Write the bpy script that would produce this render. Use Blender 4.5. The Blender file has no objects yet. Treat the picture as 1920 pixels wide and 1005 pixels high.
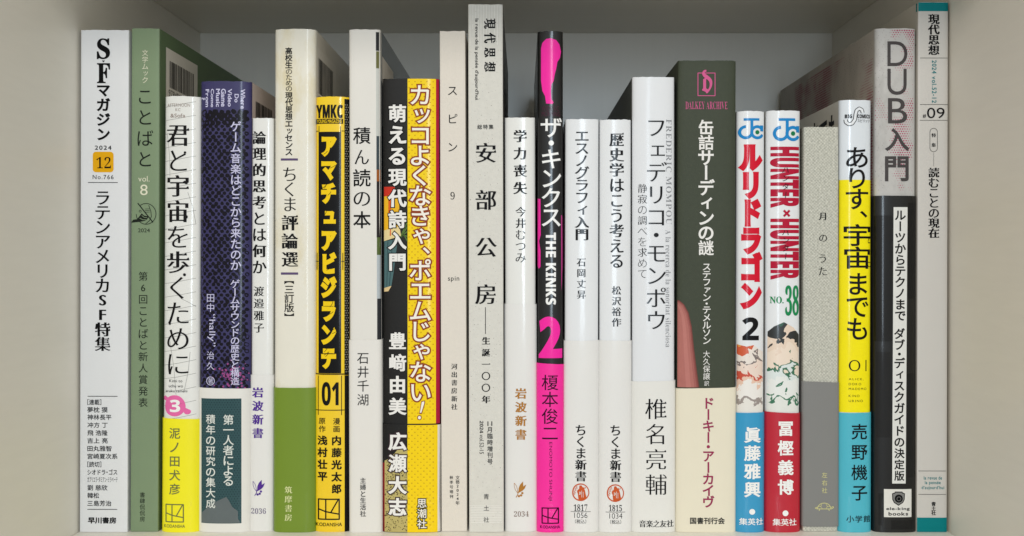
import bpy, math, random
import numpy as np
from mathutils import Vector, Quaternion
from mathutils.geometry import delaunay_2d_cdt

random.seed(7)
scene = bpy.context.scene
COL = scene.collection
MM = 0.001
K = 4.5            # photo pixels per millimetre in the plane of the spines
CAMD = 395.0       # camera distance to that plane, mm
VX, VY = 980.0, 484.0
FLOORY = 998.0
CAMZ = (FLOORY - VY) / K

# ------------------------------------------------------------------ camera
cd = bpy.data.cameras.new('camera')
cam = bpy.data.objects.new('camera', cd)
COL.objects.link(cam)
cam.location = (0, -CAMD * MM, CAMZ * MM)
cam.rotation_euler = (math.radians(90), 0, 0)
cd.sensor_width = 36
cd.lens = K * CAMD / 1920 * 36
cd.shift_x = -(VX - 960) / 1920
cd.shift_y = -(502.5 - VY) / 1920
cd.clip_start = 0.005
cd.clip_end = 50
scene.camera = cam

# ------------------------------------------------------------------ world, lamps, exposure
world = bpy.data.worlds.new('World')
scene.world = world
world.use_nodes = True
bg = world.node_tree.nodes['Background']
bg.inputs[0].default_value = (1.0, 0.975, 0.925, 1)
bg.inputs[1].default_value = 0.44


def area(name, loc, target, sx, sy, watts, col):
    l = bpy.data.lights.new(name, 'AREA')
    l.shape = 'RECTANGLE'
    l.size, l.size_y, l.energy, l.color = sx, sy, watts, col
    o = bpy.data.objects.new(name, l)
    COL.objects.link(o)
    o.location = loc
    o.rotation_euler = (Vector(target) - Vector(loc)).to_track_quat('-Z', 'Y').to_euler()
    return o


area('window_light', (0.20, -2.3, 0.46), (0, 0, .16), 0.17, 1.1, 13, (0.74, 0.88, 1.0))
area('room_light', (-0.1, -1.6, 1.15), (0, 0, .10), 2.4, 0.5, 20, (1.0, 0.95, 0.87))
vs = scene.view_settings
vs.view_transform = 'Standard'
vs.look = 'None'
vs.exposure = 0.03
vs.gamma = 1
scene.cycles.use_denoising = True
scene.cycles.denoising_prefilter = 'NONE'
scene.cycles.max_bounces = 6


# ------------------------------------------------------------------ materials
def lin(c):
    c /= 255.0
    return c / 12.92 if c <= 0.04045 else ((c + 0.055) / 1.055) ** 2.4


def S(r, g, b, k=1.0):
    return (min(lin(r) * k, .9), min(lin(g) * k, .9), min(lin(b) * k, .9), 1)


_MATS = {}


def principled(name):
    m = bpy.data.materials.new(name)
    m.use_nodes = True
    return m, m.node_tree, m.node_tree.nodes['Principled BSDF']


def nd(nt, t, **kw):
    n = nt.nodes.new(t)
    for k, v in kw.items():
        setattr(n, k, v)
    return n


def objco(nt, scale=(1, 1, 1)):
    tc = nd(nt, 'ShaderNodeTexCoord')
    mp = nd(nt, 'ShaderNodeMapping')
    mp.inputs['Scale'].default_value = scale
    nt.links.new(tc.outputs['Object'], mp.inputs['Vector'])
    return mp.outputs['Vector']


def paper(name, col, rough=.55, coat=0.0, mottle=.05, mscale=120, bump=.04, bscale=(900, 900, 900), bdist=.0004, stain=None, stainscale=30, crough=.12):
    """Printed paper: a base colour with faint unevenness, a fine surface bump and optional lamination."""
    key = (name,)
    if key in _MATS:
        return _MATS[key]
    m, nt, p = principled(name)
    L = nt.links
    v = objco(nt)
    n1 = nd(nt, 'ShaderNodeTexNoise')
    n1.inputs['Scale'].default_value = mscale
    n1.inputs['Detail'].default_value = 5
    L.new(v, n1.inputs['Vector'])
    mx = nd(nt, 'ShaderNodeMix', data_type='RGBA')
    lo = tuple(c * (1 - mottle) for c in col[:3]) + (1,)
    hi = tuple(min(c * (1 + mottle), .92) for c in col[:3]) + (1,)
    mx.inputs[6].default_value = lo
    mx.inputs[7].default_value = hi
    L.new(n1.outputs['Fac'], mx.inputs[0])
    out = mx.outputs[2]
    if stain:
        n3 = nd(nt, 'ShaderNodeTexNoise')
        n3.inputs['Scale'].default_value = stainscale
        n3.inputs['Detail'].default_value = 6
        n3.inputs['Roughness'].default_value = .65
        L.new(objco(nt, (1, 1, .45)), n3.inputs['Vector'])
        r = nd(nt, 'ShaderNodeValToRGB')
        r.color_ramp.elements[0].position = .5
        r.color_ramp.elements[1].position = .72
        L.new(n3.outputs['Fac'], r.inputs[0])
        m2 = nd(nt, 'ShaderNodeMix', data_type='RGBA')
        L.new(r.outputs[0], m2.inputs[0])
        L.new(out, m2.inputs[6])
        m2.inputs[7].default_value = stain
        out = m2.outputs[2]
    L.new(out, p.inputs['Base Color'])
    p.inputs['Roughness'].default_value = rough
    p.inputs['Specular IOR Level'].default_value = .28
    p.inputs['Coat Weight'].default_value = coat
    p.inputs['Coat Roughness'].default_value = crough
    if bump:
        n2 = nd(nt, 'ShaderNodeTexNoise')
        n2.inputs['Scale'].default_value = 1
        n2.inputs['Detail'].default_value = 3
        L.new(objco(nt, bscale), n2.inputs['Vector'])
        b = nd(nt, 'ShaderNodeBump')
        b.inputs['Strength'].default_value = bump
        b.inputs['Distance'].default_value = bdist
        L.new(n2.outputs['Fac'], b.inputs['Height'])
        L.new(b.outputs['Normal'], p.inputs['Normal'])
        if coat:
            # slow waviness of the plastic film
            n4 = nd(nt, 'ShaderNodeTexNoise')
            n4.inputs['Scale'].default_value = 1
            n4.inputs['Detail'].default_value = 2
            L.new(objco(nt, (160, 160, 45)), n4.inputs['Vector'])
            b2 = nd(nt, 'ShaderNodeBump')
            b2.inputs['Strength'].default_value = .15
            b2.inputs['Distance'].default_value = .0006
            L.new(n4.outputs['Fac'], b2.inputs['Height'])
            L.new(b2.outputs['Normal'], p.inputs['Coat Normal'])
    _MATS[key] = m
    return m


def ink(col, rough=.45, coat=0.0):
    key = ('ink', tuple(round(c, 4) for c in col), rough, coat)
    if key not in _MATS:
        m, nt, p = principled('printing_ink')
        v = objco(nt)
        n1 = nd(nt, 'ShaderNodeTexNoise')
        n1.inputs['Scale'].default_value = 700
        nt.links.new(v, n1.inputs['Vector'])
        mx = nd(nt, 'ShaderNodeMix', data_type='RGBA')
        mx.inputs[6].default_value = tuple(c * .94 for c in col[:3]) + (1,)
        mx.inputs[7].default_value = tuple(min(c * 1.06, .92) for c in col[:3]) + (1,)
        nt.links.new(n1.outputs['Fac'], mx.inputs[0])
        nt.links.new(mx.outputs[2], p.inputs['Base Color'])
        p.inputs['Roughness'].default_value = rough
        p.inputs['Specular IOR Level'].default_value = .1
        p.inputs['Coat Weight'].default_value = coat
        p.inputs['Coat Roughness'].default_value = .12
        _MATS[key] = m
    return _MATS[key]


def palette_ink(name, stops, z0, z1, coat=.5):
    """An abstract print of flat inks in irregular patches that change with height."""
    m, nt, p = principled(name)
    n = nd(nt, 'ShaderNodeTexNoise')
    n.inputs['Scale'].default_value = 190
    n.inputs['Detail'].default_value = 4
    n.inputs['Distortion'].default_value = .6
    tc = nd(nt, 'ShaderNodeTexCoord')
    nt.links.new(tc.outputs['Object'], n.inputs['Vector'])
    sep = nd(nt, 'ShaderNodeSeparateXYZ')
    nt.links.new(tc.outputs['Object'], sep.inputs[0])
    mr = nd(nt, 'ShaderNodeMapRange')
    mr.inputs['From Min'].default_value = z0 * MM
    mr.inputs['From Max'].default_value = z1 * MM
    nt.links.new(sep.outputs[2], mr.inputs['Value'])
    ad = nd(nt, 'ShaderNodeMath', operation='MULTIPLY_ADD')
    ad.inputs[1].default_value = .75
    nt.links.new(n.outputs['Fac'], ad.inputs[0])
    nt.links.new(mr.outputs[0], ad.inputs[2])
    r = nd(nt, 'ShaderNodeValToRGB')
    cr = r.color_ramp
    cr.interpolation = 'CONSTANT'
    sb = nd(nt, 'ShaderNodeMath', operation='MULTIPLY')
    sb.inputs[1].default_value = .571
    nt.links.new(ad.outputs[0], sb.inputs[0])
    for i, (pos, c) in enumerate(stops):
        e = cr.elements[i] if i < 2 else cr.elements.new(pos)
        e.position = pos
        e.color = c
    nt.links.new(sb.outputs[0], r.inputs[0])
    nt.links.new(r.outputs[0], p.inputs['Base Color'])
    p.inputs['Roughness'].default_value = .4
    p.inputs['Coat Weight'].default_value = coat
    p.inputs['Coat Roughness'].default_value = .12
    return m


def linen():
    m, nt, p = principled('linen_cloth')
    L = nt.links
    tc = nd(nt, 'ShaderNodeTexCoord')
    sep = nd(nt, 'ShaderNodeSeparateXYZ')
    nz = nd(nt, 'ShaderNodeTexNoise')
    nz.inputs['Scale'].default_value = 220
    L.new(tc.outputs['Object'], nz.inputs['Vector'])
    add = nd(nt, 'ShaderNodeMix', data_type='VECTOR')
    add.inputs[0].default_value = .0009
    L.new(tc.outputs['Object'], add.inputs[4])
    L.new(nz.outputs['Color'], add.inputs[5])
    L.new(add.outputs[1], sep.inputs[0])

    def wave(sock, per, ph):
        a = nd(nt, 'ShaderNodeMath', operation='MULTIPLY')
        a.inputs[1].default_value = 2 * math.pi / per
        L.new(sock, a.inputs[0])
        b = nd(nt, 'ShaderNodeMath', operation='ADD')
        b.inputs[1].default_value = ph
        L.new(a.outputs[0], b.inputs[0])
        s = nd(nt, 'ShaderNodeMath', operation='SINE')
        L.new(b.outputs[0], s.inputs[0])
        return s.outputs[0]
    mul = nd(nt, 'ShaderNodeMath', operation='MULTIPLY')
    L.new(wave(sep.outputs[0], 0.00135, 0), mul.inputs[0])
    L.new(wave(sep.outputs[2], 0.00135, 0), mul.inputs[1])
    n2 = nd(nt, 'ShaderNodeTexNoise')
    n2.inputs['Scale'].default_value = 1100
    n2.inputs['Detail'].default_value = 4
    L.new(tc.outputs['Object'], n2.inputs['Vector'])
    sc = nd(nt, 'ShaderNodeMath', operation='MULTIPLY_ADD')
    sc.inputs[1].default_value = .15
    L.new(mul.outputs[0], sc.inputs[0])
    L.new(n2.outputs['Fac'], sc.inputs[2])
    r = nd(nt, 'ShaderNodeValToRGB')
    r.color_ramp.elements[0].position = .25
    r.color_ramp.elements[0].color = S(160, 160, 149)
    r.color_ramp.elements[1].position = .85
    r.color_ramp.elements[1].color = S(214, 213, 201)
    L.new(sc.outputs[0], r.inputs[0])
    L.new(r.outputs[0], p.inputs['Base Color'])
    p.inputs['Roughness'].default_value = .85
    b = nd(nt, 'ShaderNodeBump')
    b.inputs['Strength'].default_value = .5
    b.inputs['Distance'].default_value = .0003
    L.new(sc.outputs[0], b.inputs['Height'])
    L.new(b.outputs['Normal'], p.inputs['Normal'])
    return m


def laminate(name, col, rough, stretch, spec=.5):
    m, nt, p = principled(name)
    L = nt.links
    n = nd(nt, 'ShaderNodeTexNoise')
    n.inputs['Scale'].default_value = 1
    n.inputs['Detail'].default_value = 6
    L.new(objco(nt, stretch), n.inputs['Vector'])
    mx = nd(nt, 'ShaderNodeMix', data_type='RGBA')
    mx.inputs[6].default_value = tuple(c * .965 for c in col[:3]) + (1,)
    mx.inputs[7].default_value = tuple(c * 1.03 for c in col[:3]) + (1,)
    L.new(n.outputs['Fac'], mx.inputs[0])
    L.new(mx.outputs[2], p.inputs['Base Color'])
    p.inputs['Roughness'].default_value = rough
    p.inputs['Specular IOR Level'].default_value = spec
    b = nd(nt, 'ShaderNodeBump')
    b.inputs['Strength'].default_value = .3
    b.inputs['Distance'].default_value = .00002
    L.new(n.outputs['Fac'], b.inputs['Height'])
    L.new(b.outputs['Normal'], p.inputs['Normal'])
    return m


# ------------------------------------------------------------------ mesh helpers
def mesh_obj(name, verts, faces, mats, parent=None, midx=None, smooth=False):
    me = bpy.data.meshes.new(name)
    me.from_pydata([(v[0] * MM, v[1] * MM, v[2] * MM) for v in verts], [], faces)
    for m in mats:
        me.materials.append(m)
    if midx:
        me.polygons.foreach_set('material_index', midx)
    if smooth:
        me.polygons.foreach_set('use_smooth', [True] * len(faces))
    me.update()
    o = bpy.data.objects.new(name, me)
    COL.objects.link(o)
    if parent:
        o.parent = parent
    return o


def box_obj(name, a, b, mat, parent, bev=0.6):
    x0, y0, z0 = a
    x1, y1, z1 = b
    v = [(x, y, z) for z in (z0, z1) for y in (y0, y1) for x in (x0, x1)]
    f = [(0, 2, 3, 1), (4, 5, 7, 6), (0, 1, 5, 4), (2, 6, 7, 3), (0, 4, 6, 2), (1, 3, 7, 5)]
    o = mesh_obj(name, v, f, [mat], parent)
    if bev:
        md = o.modifiers.new('bevel', 'BEVEL')
        md.width = bev * MM
        md.segments = 2
    return o


# ------------------------------------------------------------------ glyphs
_RAW = {}


def fetch_glyphs(chars):
    """Outlines of characters from Blender's built-in font, as closed polylines in em units."""
    obs = []
    for ch in chars:
        if ch in _RAW or ch.isspace():
            continue
        cu = bpy.data.curves.new('glyph', 'FONT')
        cu.body = ch
        cu.size = 1
        ob = bpy.data.objects.new('glyph', cu)
        COL.objects.link(ob)
        obs.append((ch, ob))
    dg = bpy.context.evaluated_depsgraph_get()
    dg.update()
    for ch, ob in obs:
        c = ob.evaluated_get(dg).to_curve(dg)
        loops = []
        for s in c.splines:
            bp = s.bezier_points
            pts = []
            n = len(bp)
            for i in range(n):
                a, b = bp[i], bp[(i + 1) % n]
                p0, p1, p2, p3 = a.co, a.handle_right, b.handle_left, b.co
                straight = abs((p1 - p0).cross(p3 - p0).z) + abs((p2 - p0).cross(p3 - p0).z) < 2e-4 * max((p3 - p0).length, 1e-3)
                k = 1 if straight else 5
                for j in range(k):
                    t = j / k
                    q = p0 * (1 - t) ** 3 + p1 * 3 * t * (1 - t) ** 2 + p2 * 3 * t * t * (1 - t) + p3 * t ** 3
                    if not pts or (abs(pts[-1][0] - q.x) + abs(pts[-1][1] - q.y)) > 1e-4:
                        pts.append((q.x, q.y))
            if len(pts) > 2:
                loops.append(pts)
        ob.to_curve_clear()
        tot = sum(sarea(l) for l in loops)
        if tot < 0:
            loops = [l[::-1] for l in loops]
        _RAW[ch] = loops
    for ch, ob in obs:
        cu = ob.data
        bpy.data.objects.remove(ob)
        bpy.data.curves.remove(cu)


def sarea(l):
    return .5 * sum(l[i - 1][0] * l[i][1] - l[i][0] * l[i - 1][1] for i in range(len(l)))


def is_cjk(ch):
    return ord(ch) >= 0x2E80 and ord(ch) < 0x1D000


def is_kanji(ch):
    return 0x4E00 <= ord(ch) < 0xA000 or 0xF900 <= ord(ch) < 0xFB00


STY = {  # x offset, y offset, serif triangles
    'go': (0, 0, 0), 'gm': (.012, .012, 0), 'gb': (.024, .022, 0), 'gx': (.040, .030, 0), 'gxx': (.058, .042, 0), 'gl': (-.012, -.012, 0),
    'g9': (.085, .066, 0),
    'mi': (.028, -.008, .066), 'mb': (.048, -.004, .08), 'ml': (.002, -.015, .058), 'mx': (.044, .006, .085),
    'sl': (-.022, -.006, 0), 'sn': (-.012, -.004, 0), 'thin': (-.02, -.02, 0), 'hair': (-.012, -.012, 0),
}


def offset_loop(l, dx, dy):
    n = len(l)
    out = []
    for i in range(n):
        x0, y0 = l[i - 1]
        x1, y1 = l[i]
        x2, y2 = l[(i + 1) % n]
        ax, ay = x1 - x0, y1 - y0
        bx, by = x2 - x1, y2 - y1
        la, lb = math.hypot(ax, ay) or 1, math.hypot(bx, by) or 1
        n1 = (ay / la, -ax / la)
        n2 = (by / lb, -bx / lb)
        d = 1 + n1[0] * n2[0] + n1[1] * n2[1]
        d = max(d, .45)
        mx, my = (n1[0] + n2[0]) / d, (n1[1] + n2[1]) / d
        out.append((x1 + dx * mx, y1 + dy * my))
    return out


def uroko(l, size, dx, dy):
    """Triangles at the right end of horizontal strokes, as in a Ming typeface."""
    tri = []
    n = len(l)
    if sarea(l) < 0:
        return tri
    for i in range(n):
        p, q = l[i], l[(i + 1) % n]
        ex, ey = q[0] - p[0], q[1] - p[1]
        L = math.hypot(ex, ey)
        if not (.03 < L < .1) or abs(ex) > .25 * L or ey < 0:
            continue   # CCW: a right-facing edge runs upwards
        o = l[i - 1]
        r = l[(i + 2) % n]
        ax, ay = p[0] - o[0], p[1] - o[1]
        bx, by = r[0] - q[0], r[1] - q[1]
        if ax > .1 and abs(ay) < .12 * ax and bx < -.1 and abs(by) < .12 * -bx:
            x, yt = q[0] + dx, q[1] + dy
            tri.append([(x - size * 1.75, yt - .004), (x + .004, yt - .01), (x - size * .5, yt + size)])
    return tri


def triangulate(loops, grid=None):
    """Fills loops by the non-zero rule; grid lines split the faces so that they can follow a curved spine."""
    pts, edges = [], []
    for l in loops:
        b = len(pts)
        pts += [Vector(p) for p in l]
        n = len(l)
        edges += [(b + i, b + (i + 1) % n) for i in range(n)]
    segs = np.array([(l[i][0], l[i][1], l[(i + 1) % len(l)][0], l[(i + 1) % len(l)][1]) for l in loops for i in range(len(l))])
    if grid:
        xs, ys = segs[:, 0], segs[:, 1]
        ex = .02 * grid[1]
        x0, x1, y0, y1 = xs.min() - ex, xs.max() + ex, ys.min() - ex, ys.max() + ex
        ax, st = grid
        lo, hi = (x0, x1) if ax == 'x' else (y0, y1)
        g = math.floor(lo / st) + 1
        while g * st < hi:
            c = g * st + .00137 * st
            edges.append((len(pts), len(pts) + 1))
            pts += [Vector((c, y0)), Vector((c, y1))] if ax == 'x' else [Vector((x0, c)), Vector((x1, c))]
            g += 1
    r = delaunay_2d_cdt(pts, edges, [], 0, 1e-6)
    V = np.array([(v[0], v[1]) for v in r[0]])
    F = np.array([f for f in r[2] if len(f) == 3])
    if len(F) == 0:
        return V, []
    C = V[F].mean(axis=1)
    cx, cy = C[:, 0:1], C[:, 1:2]
    xa, ya, xb, yb = (segs[:, i][None, :] for i in range(4))
    up = (ya <= cy) & (yb > cy)
    dn = (ya > cy) & (yb <= cy)
    side = (xb - xa) * (cy - ya) - (cx - xa) * (yb - ya)
    w = (up & (side > 0)).sum(1) - (dn & (side < 0)).sum(1)
    F = F[w > 0]
    used = np.unique(F)
    remap = -np.ones(len(V), int)
    remap[used] = np.arange(len(used))
    return V[used], [tuple(int(k) for k in remap[f]) for f in F]


_GL = {}


def glyph(ch, sty, extra=0.0, grid=None):
    key = (ch, sty, extra, grid)
    if key not in _GL:
        dx, dy, ur = STY[sty]
        if is_cjk(ch) and not is_kanji(ch) and sty in ('mi', 'mb', 'ml', 'mx'):
            dx, dy = dict(mi=(.005, -.010), mb=(.022, .004), ml=(-.014, -.018), mx=(.034, .014))[sty]
        elif is_kanji(ch) and dx > 0:
            per = sum(math.hypot(l[i][0] - l[i - 1][0], l[i][1] - l[i - 1][1]) for l in _RAW[ch] for i in range(len(l)))
            k = min(1.0, max(.3, 1.45 - per / 17))
            dx *= k
            dy *= k if dy > 0 else 1
            ur *= .5 + .5 * k
        if ord(ch) >= 0x1D400 and sty in ('mi', 'mb', 'ml', 'mx'):
            dx, dy, ur = dict(mi=(-.010, -.003, 0), mb=(.006, .003, 0), ml=(-.020, -.004, 0), mx=(.02, .01, 0))[sty]
        loops = _RAW[ch]
        out = []
        for l in loops:
            out.append(offset_loop(l, dx + extra, dy + extra))
            if ur and is_kanji(ch):
                out += [offset_loop(t, extra, extra) if extra else t for t in uroko(l, ur, dx, dy)]
        V, F = triangulate(out, grid)
        _GL[key] = (V, F)
    return _GL[key]


def bold(s):    # serif bold letters
    o = ''
    for c in s:
        if 'A' <= c <= 'Z': o += chr(0x1D400 + ord(c) - 65)
        elif 'a' <= c <= 'z': o += chr(0x1D41A + ord(c) - 97)
        elif '0' <= c <= '9': o += chr(0x1D7CE + ord(c) - 48)
        else: o += c
    return o


def sansb(s):   # sans bold letters
    o = ''
    for c in s:
        if 'A' <= c <= 'Z': o += chr(0x1D5D4 + ord(c) - 65)
        elif 'a' <= c <= 'z': o += chr(0x1D5EE + ord(c) - 97)
        elif '0' <= c <= '9': o += chr(0x1D7EC + ord(c) - 48)
        else: o += c
    return o


ROT = set('ー―【】（）()〝〟〜-')
SMALL = set('ァィゥェォッャュョヮぁぃぅぇぉっゃゅょ')


def place_v(s, pitch, sty, extra, grid=None):
    out = []
    y = 0
    for ch in s:
        if ch == ' ':
            y -= .55 * pitch
            continue
        adv = pitch * (.62 if ch in '・' else .5 if ch in '【】〝〟' else 1.0)
        g = grid
        if g and ch in ROT:
            g = ('y', g[1])
        V, F = glyph(ch, sty, extra, g)
        V = V.copy()
        if is_cjk(ch) or ch in '―・':
            V -= np.array((.5, .38))
            if is_cjk(ch) and not is_kanji(ch) and ch not in '、。【】' and ch not in SMALL:
                V *= 1.09
        else:
            V -= np.array(((V[:, 0].min() + V[:, 0].max()) / 2, .35))
        if ch in ROT:
            V = np.stack([V[:, 1], -V[:, 0]], 1)
            if ch in '【】〝〟':
                V[:, 1] += -(V[:, 1].min() + V[:, 1].max()) / 2
        if ch in SMALL:
            V += np.array((.08, .08))
        if ch in '、。':
            V += np.array((.58, .55))
        V[:, 1] += y - adv / 2
        out.append((V, F))
        y -= adv
    return out


def place_h(s, track, sty, extra, grid=None):
    out = []
    x = 0
    for ch in s:
        if ch == ' ':
            x += .3 + track
            continue
        V, F = glyph(ch, sty, extra, grid)
        V = V.copy()
        if is_cjk(ch):
            adv = .5 if ch == '・' else 1.0
            V[:, 0] += x - (.25 if ch == '・' else 0)
        else:
            raw = [p for l in _RAW[ch] for p in l]
            a, b = min(p[0] for p in raw), max(p[0] for p in raw)
            adv = b + min(max(a, .035), .22)
            V[:, 0] += x
        out.append((V, F))
        x += adv + track
    return out


def bbox(gl):
    A = np.concatenate([v for v, f in gl])
    return A[:, 0].min(), A[:, 1].min(), A[:, 0].max(), A[:, 1].max()


def fit(mode, s, box, sty, asp=1.0, track=0.0, extra=0.0, skew=0.0):
    """Glyph meshes laid out and fitted into box (x0, y0, x1, y1), y down."""
    x0, y0, x1, y1 = box

    def quant(px_per_em):
        st = 2.6 / px_per_em
        return st if st > .8 else [q for q in (.05, .075, .11, .16, .24, .36, .54, .8) if q <= max(st, .05)][-1]

    if mode == 'V':
        a = bbox(place_v(s, 1, sty, 0))
        sx = (x1 - x0) / (a[2] - a[0])
        sy = sx * asp
        n = len(s.replace(' ', ''))
        p = 1.0
        if n > 1:
            h1 = a[3] - a[1]
            b = bbox(place_v(s, 2, sty, 0))
            h2 = b[3] - b[1]
            p = 1 + ((y1 - y0) / sy - h1) / (h2 - h1)
            if p < .96:
                p = .96
            a = bbox(place_v(s, p, sty, 0))
        sy = (y1 - y0) / (a[3] - a[1])
        gl = place_v(s, p, sty, extra, ('x', quant(sx)))
    else:
        turn = (lambda L: [(np.stack([v[:, 1], -v[:, 0]], 1), f) for v, f in L]) if mode == 'R' else (lambda L: L)
        a = bbox(turn(place_h(s, track, sty, 0)))
        sx = (x1 - x0) / (a[2] - a[0])
        sy = (y1 - y0) / (a[3] - a[1])
        gl = turn(place_h(s, track, sty, extra, ('y' if mode == 'R' else 'x', quant(sx))))
    out = []
    for v, f in gl:
        X = x0 + (v[:, 0] - a[0]) * sx
        Y = y0 + (a[3] - v[:, 1]) * sy
        if skew:
            X = X - (Y - (y0 + y1) / 2) * skew if mode != 'V' else X + skew * ((Y.min() + Y.max()) / 2 - Y)
        out.append((np.stack([X, Y], 1), f))
    return out


# ------------------------------------------------------------------ 2D shapes in photo pixels (y down)
def ccw(l):
    # in y-down coordinates; made positive for the fill rule
    return l if sarea(l) > 0 else l[::-1]


def rect(x0, y0, x1, y1):
    return ccw([(x0, y0), (x1, y0), (x1, y1), (x0, y1)])


def ell(cx, cy, rx, ry=None, n=28, a0=0.0, wob=0.0):
    ry = rx if ry is None else ry
    return ccw([(cx + rx * (1 + wob * math.sin(3 * t + 1)) * math.cos(t + a0), cy + ry * (1 + wob * math.cos(2 * t)) * math.sin(t + a0)) for t in [2 * math.pi * i / n for i in range(n)]])


def rrect(x0, y0, x1, y1, r, n=5):
    p = []
    for cx, cy, a in ((x1 - r, y1 - r, 0), (x0 + r, y1 - r, 90), (x0 + r, y0 + r, 180), (x1 - r, y0 + r, 270)):
        for i in range(n + 1):
            t = math.radians(a + 90 * i / n)
            p.append((cx + r * math.cos(t), cy + r * math.sin(t)))
    return ccw(p)


def stroke(pts, w, closed=False):
    """A pen line as one quad per segment plus round joints."""
    out = []
    P = list(pts) + ([pts[0]] if closed else [])
    for a, b in zip(P, P[1:]):
        dx, dy = b[0] - a[0], b[1] - a[1]
        L = math.hypot(dx, dy)
        if L < 1e-6:
            continue
        nx, ny = -dy / L * w / 2, dx / L * w / 2
        out.append(ccw([(a[0] + nx, a[1] + ny), (b[0] + nx, b[1] + ny), (b[0] - nx, b[1] - ny), (a[0] - nx, a[1] - ny)]))
    for q in (P[1:-1] if not closed else P[:-1]):
        out.append(ell(q[0], q[1], w / 2, n=8))
    return out


def arc(cx, cy, r, a0, a1, n=18, ry=None):
    ry = ry or r
    return [(cx + r * math.cos(math.radians(a0 + (a1 - a0) * i / n)), cy + ry * math.sin(math.radians(a0 + (a1 - a0) * i / n))) for i in range(n + 1)]


def hole(l):
    return ccw(l)[::-1]


# ------------------------------------------------------------------ books
BOOKS = []
JOBS = []          # lettering, laid out after all outlines have been fetched
PAGES = paper('page_paper', S(214, 204, 182), rough=.8, mottle=.08, mscale=60, bump=.4, bscale=(40, 40, 4000), bdist=.0003)


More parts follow.
